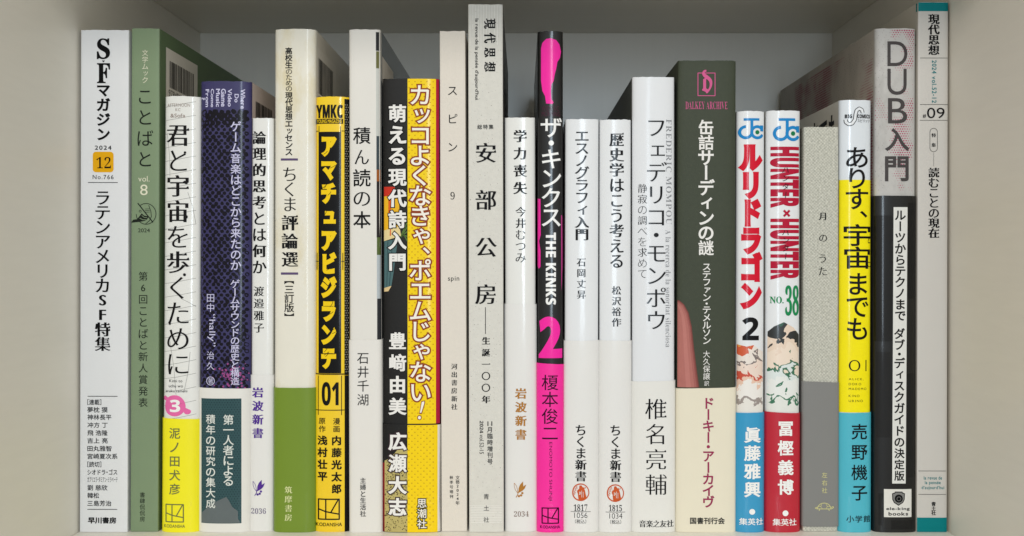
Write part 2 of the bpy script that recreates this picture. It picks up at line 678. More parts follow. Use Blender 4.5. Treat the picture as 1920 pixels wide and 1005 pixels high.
class Book:
    def __init__(s, name, label, cat, xl, xr, top, lean, depth, spine, left=None, right=None, sag=2.4, n=2.5, rec=0.0, hard=False):
        xl, xr = xl + .9, xr - .9
        s.F = (CAMD + rec) / CAMD
        s.rec = rec
        s.xc = ((xl + xr) / 2 - VX) / K * s.F
        s.w = (xr - xl) / K * s.F
        s.h = CAMZ + (VY - top) / K * s.F
        s.lean = lean / K
        s.sag, s.n, s.depth = sag, n, depth
        s.bandz = -1
        s.band = None
        s.parts = {}
        root = bpy.data.objects.new(name, None)
        COL.objects.link(root)
        root.empty_display_size = .01
        ang = math.atan2(s.lean, s.h)
        root.location = (s.xc * MM, rec * MM, 0)
        root.rotation_euler = (0, ang, 0)
        root['label'] = label
        root['category'] = cat
        s.root = root
        left = left or spine
        right = right or spine
        s.shell('cover', 0, s.h, 0.0, .32, s.depth, (spine, left, right), root)
        # page block inside the cover
        i = .6
        y0 = s.sag + .6
        ins = 2.5 if hard else .5
        box_obj('page_block', (-s.w / 2 + i, y0, ins), (s.w / 2 - i, s.depth - (3 if hard else .4), s.h - ins), PAGES, root, bev=0)
        BOOKS.append(s)

    def prof(s, x):
        t = min(abs(2 * x / s.w), 1.0)
        return s.sag * (1 - (1 - t ** s.n) ** (1 / s.n))

    def shell(s, name, z0, z1, out, thick, depth, mats, parent, zoff=.12, tilt=0.0):
        """Paper wrapped round the spine and down both sides."""
        N = 40
        xs = [s.w / 2 * math.sin(math.pi / 2 * (2 * i / N - 1)) for i in range(N + 1)]
        path = [(-s.w / 2, depth, 1)] + [(-s.w / 2, s.sag + (depth - s.sag) * k / 3, 1) for k in (2, 1)]
        path += [(x, s.prof(x), 0) for x in xs]
        path += [(s.w / 2, s.sag + (depth - s.sag) * k / 3, 2) for k in (1, 2)] + [(s.w / 2, depth, 2)]
        # outward normals
        m = len(path)
        nor = []
        for i in range(m):
            a, b = path[max(i - 1, 0)], path[min(i + 1, m - 1)]
            dx, dy = b[0] - a[0], b[1] - a[1]
            L = math.hypot(dx, dy)
            nor.append((dy / L, -dx / L))
        outer = [(p[0] + q[0] * out, p[1] + q[1] * out) for p, q in zip(path, nor)]
        inner = [(p[0] + q[0] * (out - thick), p[1] + q[1] * (out - thick)) for p, q in zip(path, nor)]
        wob = [random.uniform(-1, .6) for _ in outer]
        wob = [(wob[i - 1] + wob[i] + wob[(i + 1) % m]) / 3 for i in range(m)]
        wear = .22 if name == 'cover' else .06
        v, f, mi = [], [], []
        zz = [z0 + zoff, z1]
        for ring in (outer, inner):
            for z in zz:
                v += [(x, y, z + (tilt * 2 * x / s.w + wear * wob[i] if z == z1 else 0)) for i, (x, y) in enumerate(ring)]
        O0, O1, I0, I1 = 0, m, 2 * m, 3 * m
        for i in range(m - 1):
            k = 1 if i < 3 else 2 if i >= m - 4 else 0
            if i == 2:
                k = 1
            f.append((O0 + i, O0 + i + 1, O1 + i + 1, O1 + i)); mi.append(k)
            f.append((I0 + i, I1 + i, I1 + i + 1, I0 + i + 1)); mi.append(k)
            f.append((O1 + i, O1 + i + 1, I1 + i + 1, I1 + i)); mi.append(k)
            f.append((O0 + i, I0 + i, I0 + i + 1, O0 + i + 1)); mi.append(k)
        for i in (0, m - 1):
            f.append((O0 + i, O1 + i, I1 + i, I0 + i)); mi.append(1 if i == 0 else 2)
        o = mesh_obj(name, v, f, list(mats), parent, mi, smooth=True)
        md = o.modifiers.new('split', 'EDGE_SPLIT')
        md.split_angle = math.radians(40)
        return o

    def add_band(s, topy, spine, left=None, right=None, label=None, z0=0.0, depth=None, tilt=None):
        z = CAMZ + (VY - topy) / K * s.F
        s.bandz = z
        s.band = s.shell('paper_band', z0, z, .5, .32, (depth or s.depth) + .1, (spine, left or spine, right or spine), s.root, zoff=.05,
                         tilt=random.uniform(-.3, .3) if tilt is None else tilt)
        s.band_z0 = z0
        if label:
            s.band['label'] = label
        return s.band

    # mapping from photo pixels on the spine to the book's own millimetres
    def loc(s, P, lay, onband):
        z = CAMZ + (VY - P[:, 1]) / K * s.F
        x = (P[:, 0] - VX) / K * s.F - s.xc - s.lean * z / s.h
        base = (.5 if onband else 0) + .055 * lay
        lim = s.w / 2 * .985
        xx = np.clip(x, -lim, lim)
        e = .05
        dy = (s.profv(xx + e) - s.profv(xx - e)) / (2 * e)
        L = np.hypot(1, dy)
        return np.stack([xx + base * dy / L, s.profv(xx) - base / L, z], 1)

    def profv(s, x):
        t = np.minimum(np.abs(2 * x / s.w), 1.0)
        return s.sag * (1 - (1 - t ** s.n) ** (1 / s.n))

    def side(s, which, P, lay, onband=False):
        """P = (depth mm behind the spine plane, height mm)"""
        base = (.5 if onband else 0) + .05 * lay
        x = (s.w / 2 + base) * (1 if which == 'R' else -1)
        return np.stack([np.full(len(P), x), P[:, 0], P[:, 1]], 1)

    def normals(s, V3):
        x = V3[:, 0]
        lim = s.w / 2 * .985
        xx = np.clip(x, -lim, lim)
        e = .05
        dy = (s.profv(xx + e) - s.profv(xx - e)) / (2 * e)
        L = np.hypot(1, dy)
        out = np.stack([dy / L, -1 / L, np.zeros(len(x))], 1)
        flat = np.abs(x) >= s.w / 2 * .992
        out[flat] = 0
        out[flat, 0] = np.sign(x[flat])
        return out

    def put(s, part, V3, F, mat, onband):
        p = s.parts.setdefault(part, dict(v=[], f=[], m=[], mats=[], band=onband))
        if mat not in p['mats']:
            p['mats'].append(mat)
        k = p['mats'].index(mat)
        b = len(p['v'])
        p['v'] += [tuple(q) for q in V3]
        N3 = s.normals(V3)
        p.setdefault('n', []).extend(tuple(q) for q in N3)
        for t in F:
            c0 = V3[t[0]]
            g = sum(np.cross(V3[t[i]] - c0, V3[t[i + 1]] - c0) for i in range(1, len(t) - 1))
            if g @ N3[list(t)].sum(0) < 0:
                t = tuple(t)[::-1]
            p['f'].append(tuple(b + i for i in t))
        p['m'] += [k] * len(F)

    def shape(s, part, loops, mat, lay=1, side=None, grid=('x', 2.6)):
        V, F = triangulate(loops, None if side else grid)
        if len(F) == 0:
            return
        if side:
            s.put(part, s.side(side, V, lay), F, mat, False)
        else:
            zc = CAMZ + (VY - V[:, 1].mean()) / K * s.F
            ob = zc < s.bandz
            s.put(part, s.loc(V, lay, ob), F, mat, ob)

    def dots(s, part, cs, mat, lay=1, side=None, n=7, jit=.15):
        """many small printed dots: cs = (x, y, r)"""
        vs_, fs = [], []
        for x, y, r in cs:
            b = len(vs_)
            a0 = random.random() * 6
            for i in range(n):
                rr = r * (1 + jit * (random.random() - .5) * 2)
                vs_.append((x + rr * math.cos(a0 + 6.2832 * i / n), y + rr * math.sin(a0 + 6.2832 * i / n)))
            fs.append(tuple(range(b, b + n)))
        if not vs_:
            return
        P = np.array(vs_)
        if side:
            s.put(part, s.side(side, P, lay), fs, mat, False)
        else:
            zc = CAMZ + (VY - P[:, 1]) / K * s.F
            ob = zc.mean() < s.bandz
            s.put(part, s.loc(P, lay, ob), fs, mat, ob)

    def text(s, mode, string, box, sty, mat, part='title_lettering', lay=2, **kw):
        JOBS.append((s, mode, string, box, sty, mat, part, lay, kw))

    def V(s, *a, **k): s.text('V', *a, **k)
    def H(s, *a, **k): s.text('H', *a, **k)
    def R(s, *a, **k): s.text('R', *a, **k)


def run_jobs():
    chars = sorted(set(''.join(j[2] for j in JOBS)) - {' '})
    fetch_glyphs(chars)
    for b, mode, string, box, sty, mat, part, lay, kw in JOBS:
        kw = dict(kw)
        side = kw.pop('side', None)
        outline = kw.pop('outline', None)
        if outline:
            omat, wd = outline
            for v, f in fit(mode, string, box, sty, extra=wd, **kw):
                zc = CAMZ + (VY - (box[1] + box[3]) / 2) / K * b.F
                b.put(part, b.loc(v, lay - 1, zc < b.bandz), f, omat, zc < b.bandz)
        for v, f in fit(mode, string, box, sty, **kw):
            if side:
                if side == 'L':     # read from outside: left of the text lies deeper
                    d = box[0] + box[2] - v[:, 0]
                else:
                    d = v[:, 0]
                z = box[1] + box[3] - v[:, 1]
                b.put(part, b.side(side, np.stack([d, z], 1), lay), f, mat, False)
            else:
                zc = CAMZ + (VY - (box[1] + box[3]) / 2) / K * b.F
                b.put(part, b.loc(v, lay, zc < b.bandz), f, mat, zc < b.bandz)


def finish_parts():
    for b in BOOKS:
        for name, p in b.parts.items():
            par = b.band if p['band'] and b.band else b.root
            name = name.split('#')[0]
            o = mesh_obj(name, p['v'], p['f'], p['mats'], par, p['m'], smooth=True)
            if len(o.data.vertices) == len(p['n']):
                o.data.normals_split_custom_set_from_vertices(p['n'])


# common inks
BLK = ink(S(8, 8, 9))
BLKG = ink(S(8, 8, 9), .42, .25)
GRY = ink(S(120, 118, 116))
WHT = ink(S(232, 230, 226))
WHTG = ink(S(238, 238, 236), .4, .3)


# emblems -----------------------------------------------------------
def emblem_window(b, x0, y0, x1, y1, mat, w, part='publisher_emblem'):
    """square emblem of a window-like grid with one slanted bar"""
    W, H = x1 - x0, y1 - y0
    q = lambda u, v: (x0 + u * W, y0 + v * H)
    L = stroke([q(0, 0), q(1, 0), q(1, 1), q(0, 1)], w, True)
    L += stroke([q(.355, 0), q(.355, 1)], w) + stroke([q(0, .49), q(.355, .62), q(1, .745)], w) + stroke([q(.60, .66), q(.95, .03)], w)
    b.shape(part, L, mat, 2)


def emblem_olive(b, x0, y0, x1, y1, mat, part='publisher_emblem'):
    """sprig with an outlined leaf, a filled forked leaf and three olives"""
    W, H = x1 - x0, y1 - y0
    q = lambda u, v: (x0 + u * W, y0 + v * H)
    L = stroke([q(.02, .1), q(.02, .3), q(.12, .55), q(.3, .72), q(.28, .5), q(.2, .28), q(.02, .1)], W * .035)
    L += [ccw([q(.74, 0), q(.5, .2), q(.38, .42), q(.36, .7), q(.42, .7), q(.7, .58), q(.88, .44), q(1, .2), q(.78, .3), q(.76, .33)])]
    L += stroke([q(.38, .62), q(.28, .86), q(.16, 1)], W * .06)
    for u, v in ((.40, .92), (.58, .87), (.68, .73)):
        L.append(ell(*q(u, v), W * .095))
    b.shape(part, L, mat, 2)


def emblem_seal(b, cx, cy, r, mat, paperm):
    """round hand-drawn seal with a robed figure and a few marks round it"""
    b.shape('publisher_emblem', [ell(cx, cy, r, r * 1.07, wob=.02), hole(ell(cx + .3, cy, r * .87, r * .93, wob=.02))], mat, 2)
    fig = [(-.15, -.78), (.08, -.82), (.22, -.62), (.38, -.5), (.5, -.2), (.58, .2), (.68, .62), (.5, .85), (.1, .95), (-.25, .88), (-.3, .5), (-.32, .2), (-.42, -.02), (-.38, -.26), (-.18, -.4)]
    b.shape('publisher_emblem', [ccw([(cx + u * r, cy + v * r) for u, v in fig])], mat, 2)
    L = []
    for u, v, a in ((-.66, .18, 80), (-.64, -.08, 70), (-.55, -.36, 50), (-.42, -.58, 40), (.48, -.56, -40)):
        L += stroke([(cx + u * r + dx, cy + v * r + dy) for dx, dy in arc(0, 0, r * .1, a, a + 250, 7)], r * .06)
    b.shape('publisher_emblem', L, mat, 2)
    L = []
    for u, v0, v1 in ((.12, -.2, .6), (.3, -.05, .62), (-.12, 0, .3)):
        L += stroke([(cx + u * r, cy + v * r) for v in np.linspace(v0, v1, 5)], r * .05)
    L += stroke(arc(cx - .12 * r, cy + .1 * r, r * .14, -120, 120, 8), r * .05)
    b.shape('publisher_emblem', L, paperm, 3)


def barcode(b, which, d0, d1, z0, z1, seed=1, part='barcode'):
    rng = random.Random(seed)
    x = d0
    L = []
    while x < d1:
        w = rng.choice((.33, .33, .66, .99, 1.2))
        L.append(ccw([(x, z0), (min(x + w, d1), z0), (min(x + w, d1), z1), (x, z1)]))
        x += w + rng.choice((.33, .33, .66, .8))
    for r in L:
        b.shape(part, [r], BLK, 2, side=which)


def rule(b, x0, x1, y, w, mat, part='rule_line'):
    b.shape('%s#%d' % (part, y), [rect(x0, y - w / 2, x1, y + w / 2)], mat, 2)


# ------------------------------------------------------------------ the shelf compartment
XL, XR = -185.6, 178.2
BACK, FRONT = 150.5, -66.0
TOPZ = 243.6
lam_side = laminate('laminate_side', S(236, 232, 221), .42, (3, 60, 400))
lam_flat = laminate('laminate_board', S(234, 231, 221), .38, (8, 300, 300))
lam_back = laminate('laminate_back', S(224, 222, 214), .34, (300, 60, 8), .7)
case = bpy.data.objects.new('bookcase', None)
COL.objects.link(case)
case['label'] = 'pale grey-beige laminate bookcase compartment with the row of books standing inside'
case['category'] = 'bookcase'
T = 18
box_obj('side_panel', (XL - T, FRONT, -T), (XL, BACK + 6, TOPZ + T), lam_side, case)
box_obj('side_panel', (XR, FRONT, -T), (XR + T, BACK + 6, TOPZ + T), lam_side, case)
box_obj('shelf_board', (XL + .05, FRONT + 2, -T + .5), (XR - .05, BACK - .05, 0), lam_flat, case)
box_obj('top_board', (XL + .05, FRONT + 2, TOPZ), (XR - .05, BACK - .05, TOPZ + T - .5), lam_flat, case)
box_obj('back_panel', (XL + .05, BACK, -T + .5), (XR - .05, BACK + 5.5, TOPZ + T - .5), lam_back, case, bev=0)

G = 1.0
# ------------------------------------------------------------------ 1 magazine, white
white_matte = paper('white_matte_paper', S(226, 227, 229), rough=.5, mottle=.02)
b = Book('magazine', 'white magazine with an orange numbered square on its spine, against the left panel', 'magazine', 148, 239.5, 56, 2.5, 148, white_matte, sag=.8, n=7)
b.H(bold('S'), (181.7, 72, 206.4, 111), 'mx', BLK)
b.shape('title_lettering', [ccw([(191, 113.5), (197, 113.5), (194, 117)])], BLK, 2)
b.H(bold('F'), (182, 118.5, 206.5, 156), 'mx', BLK)
b.V('マガジン', (181, 160, 207, 263), 'gx', BLK)
b.H('2024', (178, 273, 209, 281), 'gm', BLK, 'issue_number', track=.12)
b.shape('issue_badge', [rrect(174, 284.5, 213, 323, 6)], ink(S(228, 168, 20)), 1)
b.H(bold('12'), (181, 294.5, 208, 315.5), 'ml', BLK, 'issue_number')
b.H('No.766', (174, 328, 213, 336), 'go', BLK, 'issue_number', track=.1)
rule(b, 165, 221, 342.3, 1.1, BLK)
b.V('ラテンアメリカSF特集', (177, 359, 208, 658), 'mb', BLK, 'feature_lettering')
rule(b, 164.5, 220.5, 743, 1.1, BLK)
rows = [('［連載］', 190, 754), ('夢枕 獏', 202, 768.3), ('神林長平', 209, 782.3), ('冲方 丁', 202, 797), ('飛 浩隆', 202, 811.6), ('吉上 亮', 202, 826.2),
        ('田丸雅智', 209, 841), ('宮崎夏次系', 220.5, 855.6), ('［読切］', 190, 870.6), ('シオドラ・ゴス', 220, 885), ('ガブリエラ・ダミアン・ミラベーテ', 220.5, 899),
        ('劉 慈欣', 201.5, 914.4), ('韓松', 186, 929), ('三島芳治', 209, 943.7)]
for t, x1, y in rows:
    b.H(t, (164, y - 5.2, x1, y + 5.2), 'gm' if len(t) < 8 else 'go', BLK, 'contributor_list')
rule(b, 164, 220, 955, 1.1, BLK)
b.H('早川書房', (165, 969.5, 218, 981.8), 'gx', BLK, 'publisher_lettering')

# ------------------------------------------------------------------ 2 sage green
sage = paper('sage_green_paper', S(124, 143, 112), rough=.5, mottle=.035)
b = Book('paperback_book', 'sage green paperback with a thin bird-and-circle drawing, second from the left', 'book', 243, 297, 53, 2.5, 148, sage, right=paper('deep_green_paper', S(96, 118, 84), rough=.5, mottle=.03), sag=1.0, n=6, rec=.5)
CRM = ink(S(222, 220, 196))
DKG = ink(S(28, 34, 28))
b.V('文学ムック', (266.6, 93.4, 278, 155.6), 'go', CRM, 'series_lettering')
b.V('ことばと', (258, 170, 287.5, 312), 'go', DKG)
b.H('vol.', (259.5, 330, 280.5, 340.5), 'go', CRM, 'volume_number')
b.H('8', (263, 346, 277, 366), 'go', CRM, 'volume_number')
cx, cy = 274, 401
L = stroke(arc(cx, cy, 18.5, -125, 225, 30, 19.5)[:-4], 1.2)
L += stroke([(258.5, 381), (287, 417)], 2.0)
L += [ccw([(245, 418), (250, 412), (257, 411), (266, 400), (270, 404), (279, 406), (276, 411), (272, 414), (262, 416), (251, 417)])]
L += stroke([(279, 385), (283, 396), (284, 406), (280, 414), (273, 420)], 1.1) + stroke(arc(263, 396, 2, 0, 360, 10), .9)
for k in range(3):
    L += stroke([(272, 392 + 3 * k), (281, 391.5 + 3 * k)], .8)
b.shape('printed_drawing', L, DKG, 2)
b.shape('printed_drawing', stroke([(262, 409), (268, 412), (274, 412)], 1.1) + stroke([(266, 404), (271, 408), (276, 408)], 1.0), ink(S(124, 143, 112)), 3)
b.H('2024', (259, 428.3, 281, 435.6), 'go', DKG, 'volume_number')
b.V('第6回ことばと新人賞発表', (259.8, 509.5, 278, 763), 'go', DKG, 'feature_lettering')
b.V('書肆侃侃房', (262, 923, 272, 978), 'go', DKG, 'publisher_lettering')
b.shape('barcode_panel', [rect(7.5, 150, 46.5, 204)], ink(S(226, 222, 212)), 1, side='R')
barcode(b, 'R', 11.5, 41.5, 187.5, 199, 3)
b.H('9784867', (10.5, 183.6, 27, 186.6), 'go', BLK, 'barcode', side='R')

# ------------------------------------------------------------------ 3 white manga with yellow band
white_gloss = paper('white_laminated_paper', S(226, 226, 222), rough=.38, coat=.7, mottle=.015)
b = Book('manga_volume', 'white manga volume with a pink planet badge and bright yellow paper band', 'manga', 301, 370.5, 180, 4.5, 128, white_gloss, sag=3.0, n=2.4)
sk = ink(S(150, 150, 146), .4, .28)
rng = random.Random(4)
for k in range(24):
    y = 196 + k * 25.5
    b.shape('notebook_lines', stroke([(304, y + 5), (332, y + 1), (366, y - 6)], .7), sk, 1)
for (xa, ya), (xb, yb) in (((312, 250), (318, 330)), ((352, 360), (366, 420)), ((340, 560), (366, 575)), ((318, 640), (330, 740)), ((356, 660), (345, 735))):
    b.shape('notebook_lines', stroke([(xa, ya), ((xa + xb) / 2 + 2, (ya + yb) / 2), (xb, yb)], .7), sk, 1)
TAN = ink(S(158, 144, 136), .4, .28)
b.H('AFTERNOON', (313, 194, 356, 200), 'go', TAN, 'imprint_lettering')
b.H('KC', (329, 203, 338.5, 208.4), 'go', TAN, 'imprint_lettering')
b.H('&Sofa', (319, 213, 347.5, 220.4), 'gm', TAN, 'imprint_lettering')
b.V('君と宇宙を歩くために', (310.5, 235, 355, 702), 'mi', BLKG)
for x, y, r in ((349, 342, 3.4), (348.5, 406.5, 3.6), (347, 286, 2.4), (325, 441, 2.2), (346, 515, 2.8), (318, 607, 2.4)):
    b.shape('title_lettering', [ell(x, y, r, n=12)], BLKG, 3)
for t, x0, x1, y0, y1 in (('Kimi to', 317, 342, 711.5, 716.8), ('uchu wo', 316, 343, 721, 726.4), ('aruku tameni', 309.5, 351, 730.5, 735.6)):
    b.H(t, (x0, y0, x1, y1), 'go', BLKG, 'romanised_title')
PNK = ink(S(226, 104, 164), .35, .28)
b.shape('volume_badge', [ell(327.5, 761, 20, 20.5, wob=.03)] + [ell(351, 772, 6.5, 5, a0=.4), ell(308.5, 747, 4.5, 4)] + stroke([(306, 745), (327, 757), (356, 773)], 7), PNK, 1)
b.H(sansb('3'), (318, 749.5, 338, 773), 'gm', WHTG, 'volume_number', lay=2)
ylw = paper('yellow_band_paper', S(240, 230, 22), rough=.4, coat=.35, mottle=.03)
b.add_band(785, ylw, right=paper('sketch_band_paper', S(204, 204, 196), rough=.4, coat=.5, stain=S(70, 70, 70), stainscale=130))
OLV = ink(S(112, 116, 70))
b.V('泥ノ田犬彦', (318, 802, 339, 927), 'gm', OLV, 'author_lettering')
emblem_window(b, 312, 945.5, 344.5, 978, OLV, 2)
b.H('KODANSHA', (308.5, 983, 347.5, 989), 'gm', OLV, 'publisher_lettering')

# ------------------------------------------------------------------ 4 purple with dots
purple = paper('purple_laminated_paper', S(50, 47, 92), rough=.48, coat=.25, mottle=.1, mscale=300, bump=.12)
pinkish = paper('pale_pink_paper', S(206, 192, 188), rough=.45, coat=.3, stain=S(190, 120, 130), stainscale=18)
b = Book('paperback_book', 'thick purple paperback covered in black dots, white band with a dark teal panel', 'book', 370, 467.5, 152, 2.5, 128, purple, right=pinkish, sag=3.2, n=2.4)
LAV = ink(S(200, 198, 226), .35, .28)
rng = random.Random(11)
cs, cs2 = [], []
r_ = 0
y = 210.0
while y < 726:
    x = 371 + (5.6 if r_ % 2 else 0)
    while x < 466:
        rr = 3.75 * (1.35 if y < 232 else 1.0) * rng.uniform(.85, 1.22)
        cs.append((x + rng.uniform(-.8, .8), y + rng.uniform(-.8, .8), rr))
        x += 11.2
    y += 6.6
    r_ += 1
b.dots('dot_pattern', cs, ink(S(14, 11, 22), .4, .28), 1, n=8, jit=.22)
MAG = ink(S(150, 72, 130), .4, .28)
b.dots('dot_pattern', [(rng.gauss(438, 14), rng.gauss(704, 12), rng.uniform(.8, 2.2)) for _ in range(90)], MAG, 2)
for t, x0, x1, y0, y1 in (('Where', 450.6, 458.4, 166.5, 203.7), ('Do', 439.6, 447.2, 176, 192), ('Video', 427.2, 434.8, 166.5, 200), ('Game', 414.6, 423.6, 166.5, 200), ('Music', 405, 412.6, 166.5, 200.5), ('Come', 395, 401.2, 166.5, 201), ('From', 384.4, 391.6, 167, 200.4), ('?', 375.5, 382.8, 182, 187)):
    b.R(t, (x0, y0, x1, y1), 'gb', LAV, 'english_title')
b.V('ゲーム音楽はどこから来たのか', (432, 227, 452, 506), 'gm', LAV, lay=3)
b.V('ゲームサウンドの歴史と構造', (432, 524, 449, 722), 'gm', LAV, lay=3)
b.V('田中', (387.5, 551.6, 401.8, 585), 'go', LAV, 'author_lettering', lay=3)
b.R('“hally”', (388.5, 589, 404, 650), 'go', LAV, 'author_lettering', lay=3)
b.V('治久', (387, 659, 401.8, 693.5), 'go', LAV, 'author_lettering', lay=3)
b.shape('author_lettering', stroke(arc(394.5, 714.5, 7.6, 0, 360, 22), 1.2), LAV, 3)
b.V('著', (389.4, 709.4, 399.6, 719.6), 'go', LAV, 'author_lettering', lay=3)
b.add_band(728, paper('white_band_paper', S(224, 222, 216), rough=.4, coat=.5, mottle=.02), right=paper('pale_band_paper', S(216, 208, 204), rough=.4, coat=.4))
teal = ink(S(50, 80, 84), .38, .28)
b.shape('band_panel', [rect(377.5, 747, 452, 981)], teal, 1)
b.dots('band_panel', [(380 + 5 * i + (2.5 if j % 2 else 0), 750 + 4.4 * j, 1.15) for i in range(15) for j in range(52) if 380 + 5 * i + (2.5 if j % 2 else 0) < 451], ink(S(32, 54, 60), .4, .28), 2, n=5)
b.shape('band_panel', [ccw([(378.5, 980), (378.5, 962), (396, 945), (410, 938), (425, 931), (430, 938), (436, 950), (446, 958), (446, 972), (450, 980)])], ink(S(96, 104, 106), .38, .28), 3)
PALE = ink(S(214, 218, 212), .35, .28)
b.V('第一人者による', (419, 777, 439, 910), 'gm', PALE, 'band_lettering', lay=4)
b.V('積年の研究の集大成', (386.8, 777, 405, 952.5), 'gm', PALE, 'band_lettering', lay=4)
barcode(b, 'R', 8, 34, 170, 181, 8)

# ------------------------------------------------------------------ 5 slim white, purple lettering
b = Book('paperback_book', 'slim white pocket paperback with purple lettering and a purple sprig near its foot', 'book', 468.5, 510.5, 221, 2.5, 105, white_gloss, sag=1.8, n=2.5, rec=1.5)
b.V('論理的思考とは何か', (472, 246, 500, 512.5), 'mb', BLKG)
b.V('渡邉雅子', (475, 537, 495.5, 623.5), 'mi', BLKG, 'author_lettering')
b.add_band(703, paper('white_series_band', S(224, 223, 220), rough=.4, coat=.4, mottle=.015))
PUR = ink(S(82, 48, 142))
b.V('岩波新書', (473.3, 726, 495.3, 821), 'mx', PUR, 'series_lettering')
emblem_olive(b, 475, 899, 497, 929, PUR)
b.H(bold('2036'), (472.3, 952.5, 498.8, 962.7), 'ml', ink(S(96, 86, 120)), 'series_number')

# ------------------------------------------------------------------ 6 stained cream with green foot
cream = paper('stained_cream_paper', S(226, 222, 208), rough=.42, coat=.25, mottle=.03, stain=S(208, 192, 140), stainscale=42)
b = Book('paperback_book', 'stained cream paperback with two purple bars, its foot wrapped in plain grass green', 'book', 511.5, 591, 54, 1, 148, cream, right=paper('cream_side_paper', S(214, 208, 194), rough=.45), sag=3.6, n=3.2)
b.V('高校生', (534.5, 88.8, 548.6, 128), 'gb', BLKG)
b.V('のための', (536, 130, 547.5, 171), 'go', BLKG)
b.V('現代思想エッセンス', (534.5, 173, 548.8, 291.5), 'gb', BLKG)
VIO = ink(S(92, 76, 112))
b.shape('bar_ornament#1', [rect(526.4, 297, 558.6, 301)], VIO, 2)
b.V('ちくま', (531, 314, 555, 396), 'mi', BLKG)
b.V('評論選', (527.5, 403, 560, 500), 'mb', BLKG)
b.shape('bar_ornament#2', [rect(526.6, 510.8, 559, 515)], VIO, 2)
b.V('【三訂版】', (533, 527, 551.5, 592.5), 'gm', BLKG, 'edition_lettering')
green = paper('grass_green_paper', S(112, 138, 38), rough=.42, coat=.3, mottle=.03)
b.add_band(727, green)
b.V('筑摩書房', (534.3, 911.5, 548.6, 976), 'mi', ink(S(214, 218, 160)), 'publisher_lettering')
b.shape('barcode_panel', [rect(3.0, 165, 44, 203)], ink(S(222, 217, 205)), 1, side='R')
barcode(b, 'R', 6, 37, 184, 199, 21)
b.H('9784480', (6, 180.4, 24, 183.2), 'go', BLK, 'barcode', side='R')

# ------------------------------------------------------------------ 7 yellow and black manga
yel = paper('yellow_laminated_paper', S(240, 202, 20), rough=.36, coat=.7, mottle=.02)
blk_side = paper('black_laminated_paper', S(26, 26, 26), rough=.4, coat=.7, mottle=.1)
b = Book('manga_volume', 'yellow and black manga volume with jagged katakana title down a black panel', 'manga', 589, 654.5, 181, .8, 128, yel, right=blk_side, sag=3.0, n=2.5, rec=.7)
YEL = ink(S(240, 202, 20), .36, .28)
b.shape('black_panel', [rect(645.2, 185, 653.9, 998)], BLKG, 1)
cs = [(646.5 + 3.4 * i + (1.7 if j % 2 else 0), 196 + j * 4.6, 1.15) for i in range(3) for j in range(110) if 646.5 + 3.4 * i < 653]
b.dots('dot_pattern', cs, ink(S(140, 136, 120), .4, .28), 2, n=6)
b.H(sansb('YMKC'), (592, 196, 642.5, 221.5), 'gx', BLKG, 'imprint_lettering')
b.shape('imprint_lettering', [rect(591.5, 222.5, 643, 232)], BLKG, 1)
b.H('YOUNG MAGAZINE', (593.5, 223.8, 641, 230.8), 'gm', YEL, 'imprint_lettering')
b.shape('black_panel', [rect(596.5, 247, 639.4, 700)], BLKG, 1)
b.V('アマチュアビジランテ', (601, 256, 632, 692), 'g9', YEL, asp=1.45)
rng = random.Random(5)
for k in range(26):
    x, y = rng.uniform(603, 628), rng.uniform(262, 685)
    a = rng.uniform(.5, 1.2)
    l = rng.uniform(5, 13)
    b.shape('title_lettering', stroke([(x, y), (x + l * .5 * math.cos(a) + 1, y - l * .5 * math.sin(a)), (x + l * math.cos(a), y - l * math.sin(a))], .8), BLKG, 3)
for y in (245.3, 490, 701.5):
    b.shape('crosshair_lines#%d' % y, [rect(591, y - .6, 596, y + .6), rect(640, y - .6, 645, y + .6)] if y != 701.5 else [rect(590, y - 1, 645, y + 1)], BLKG, 2)
for x in (593.6, 642.4):
    b.shape('crosshair_lines#490', [rect(x - .6, 474, x + .6, 506)], BLKG, 2)
for x in (597.6, 638.4):
    b.shape('crosshair_lines#245', [rect(x - .6, 236, x + .6, 247)], BLKG, 2)
b.add_band(703, paper('yellow_band_gloss', S(238, 200, 24), rough=.38, coat=.7, mottle=.02), right=blk_side)
b.shape('black_panel_on_band', [rect(645.2, 704, 654.2, 997.5)], BLKG, 1)
for x in (597.6, 640):
    b.shape('band_lines', [rect(x - .6, 704, x + .6, 778)], BLKG, 2)
b.shape('band_lines', [rect(593, 768, 645, 769.4)], BLKG, 2)
b.H(sansb('01'), (604, 716, 635, 760), 'gm', BLKG, 'volume_number')
b.V('漫画', (625, 783.5, 637.6, 810), 'gm', BLKG, 'author_lettering')
b.V('原作', (598.5, 783.5, 611, 810), 'gm', BLKG, 'author_lettering')
b.V('内藤光太郎', (621.3, 816.5, 641, 925), 'gx', BLKG, 'author_lettering')
b.V('浅村壮平', (595.8, 816.5, 614.6, 901.5), 'gx', BLKG, 'author_lettering')
emblem_window(b, 598, 935.5, 636, 973, BLKG, 2.4)
b.H('KODANSHA', (593.4, 979.6, 641, 986.2), 'gm', BLKG, 'publisher_lettering')

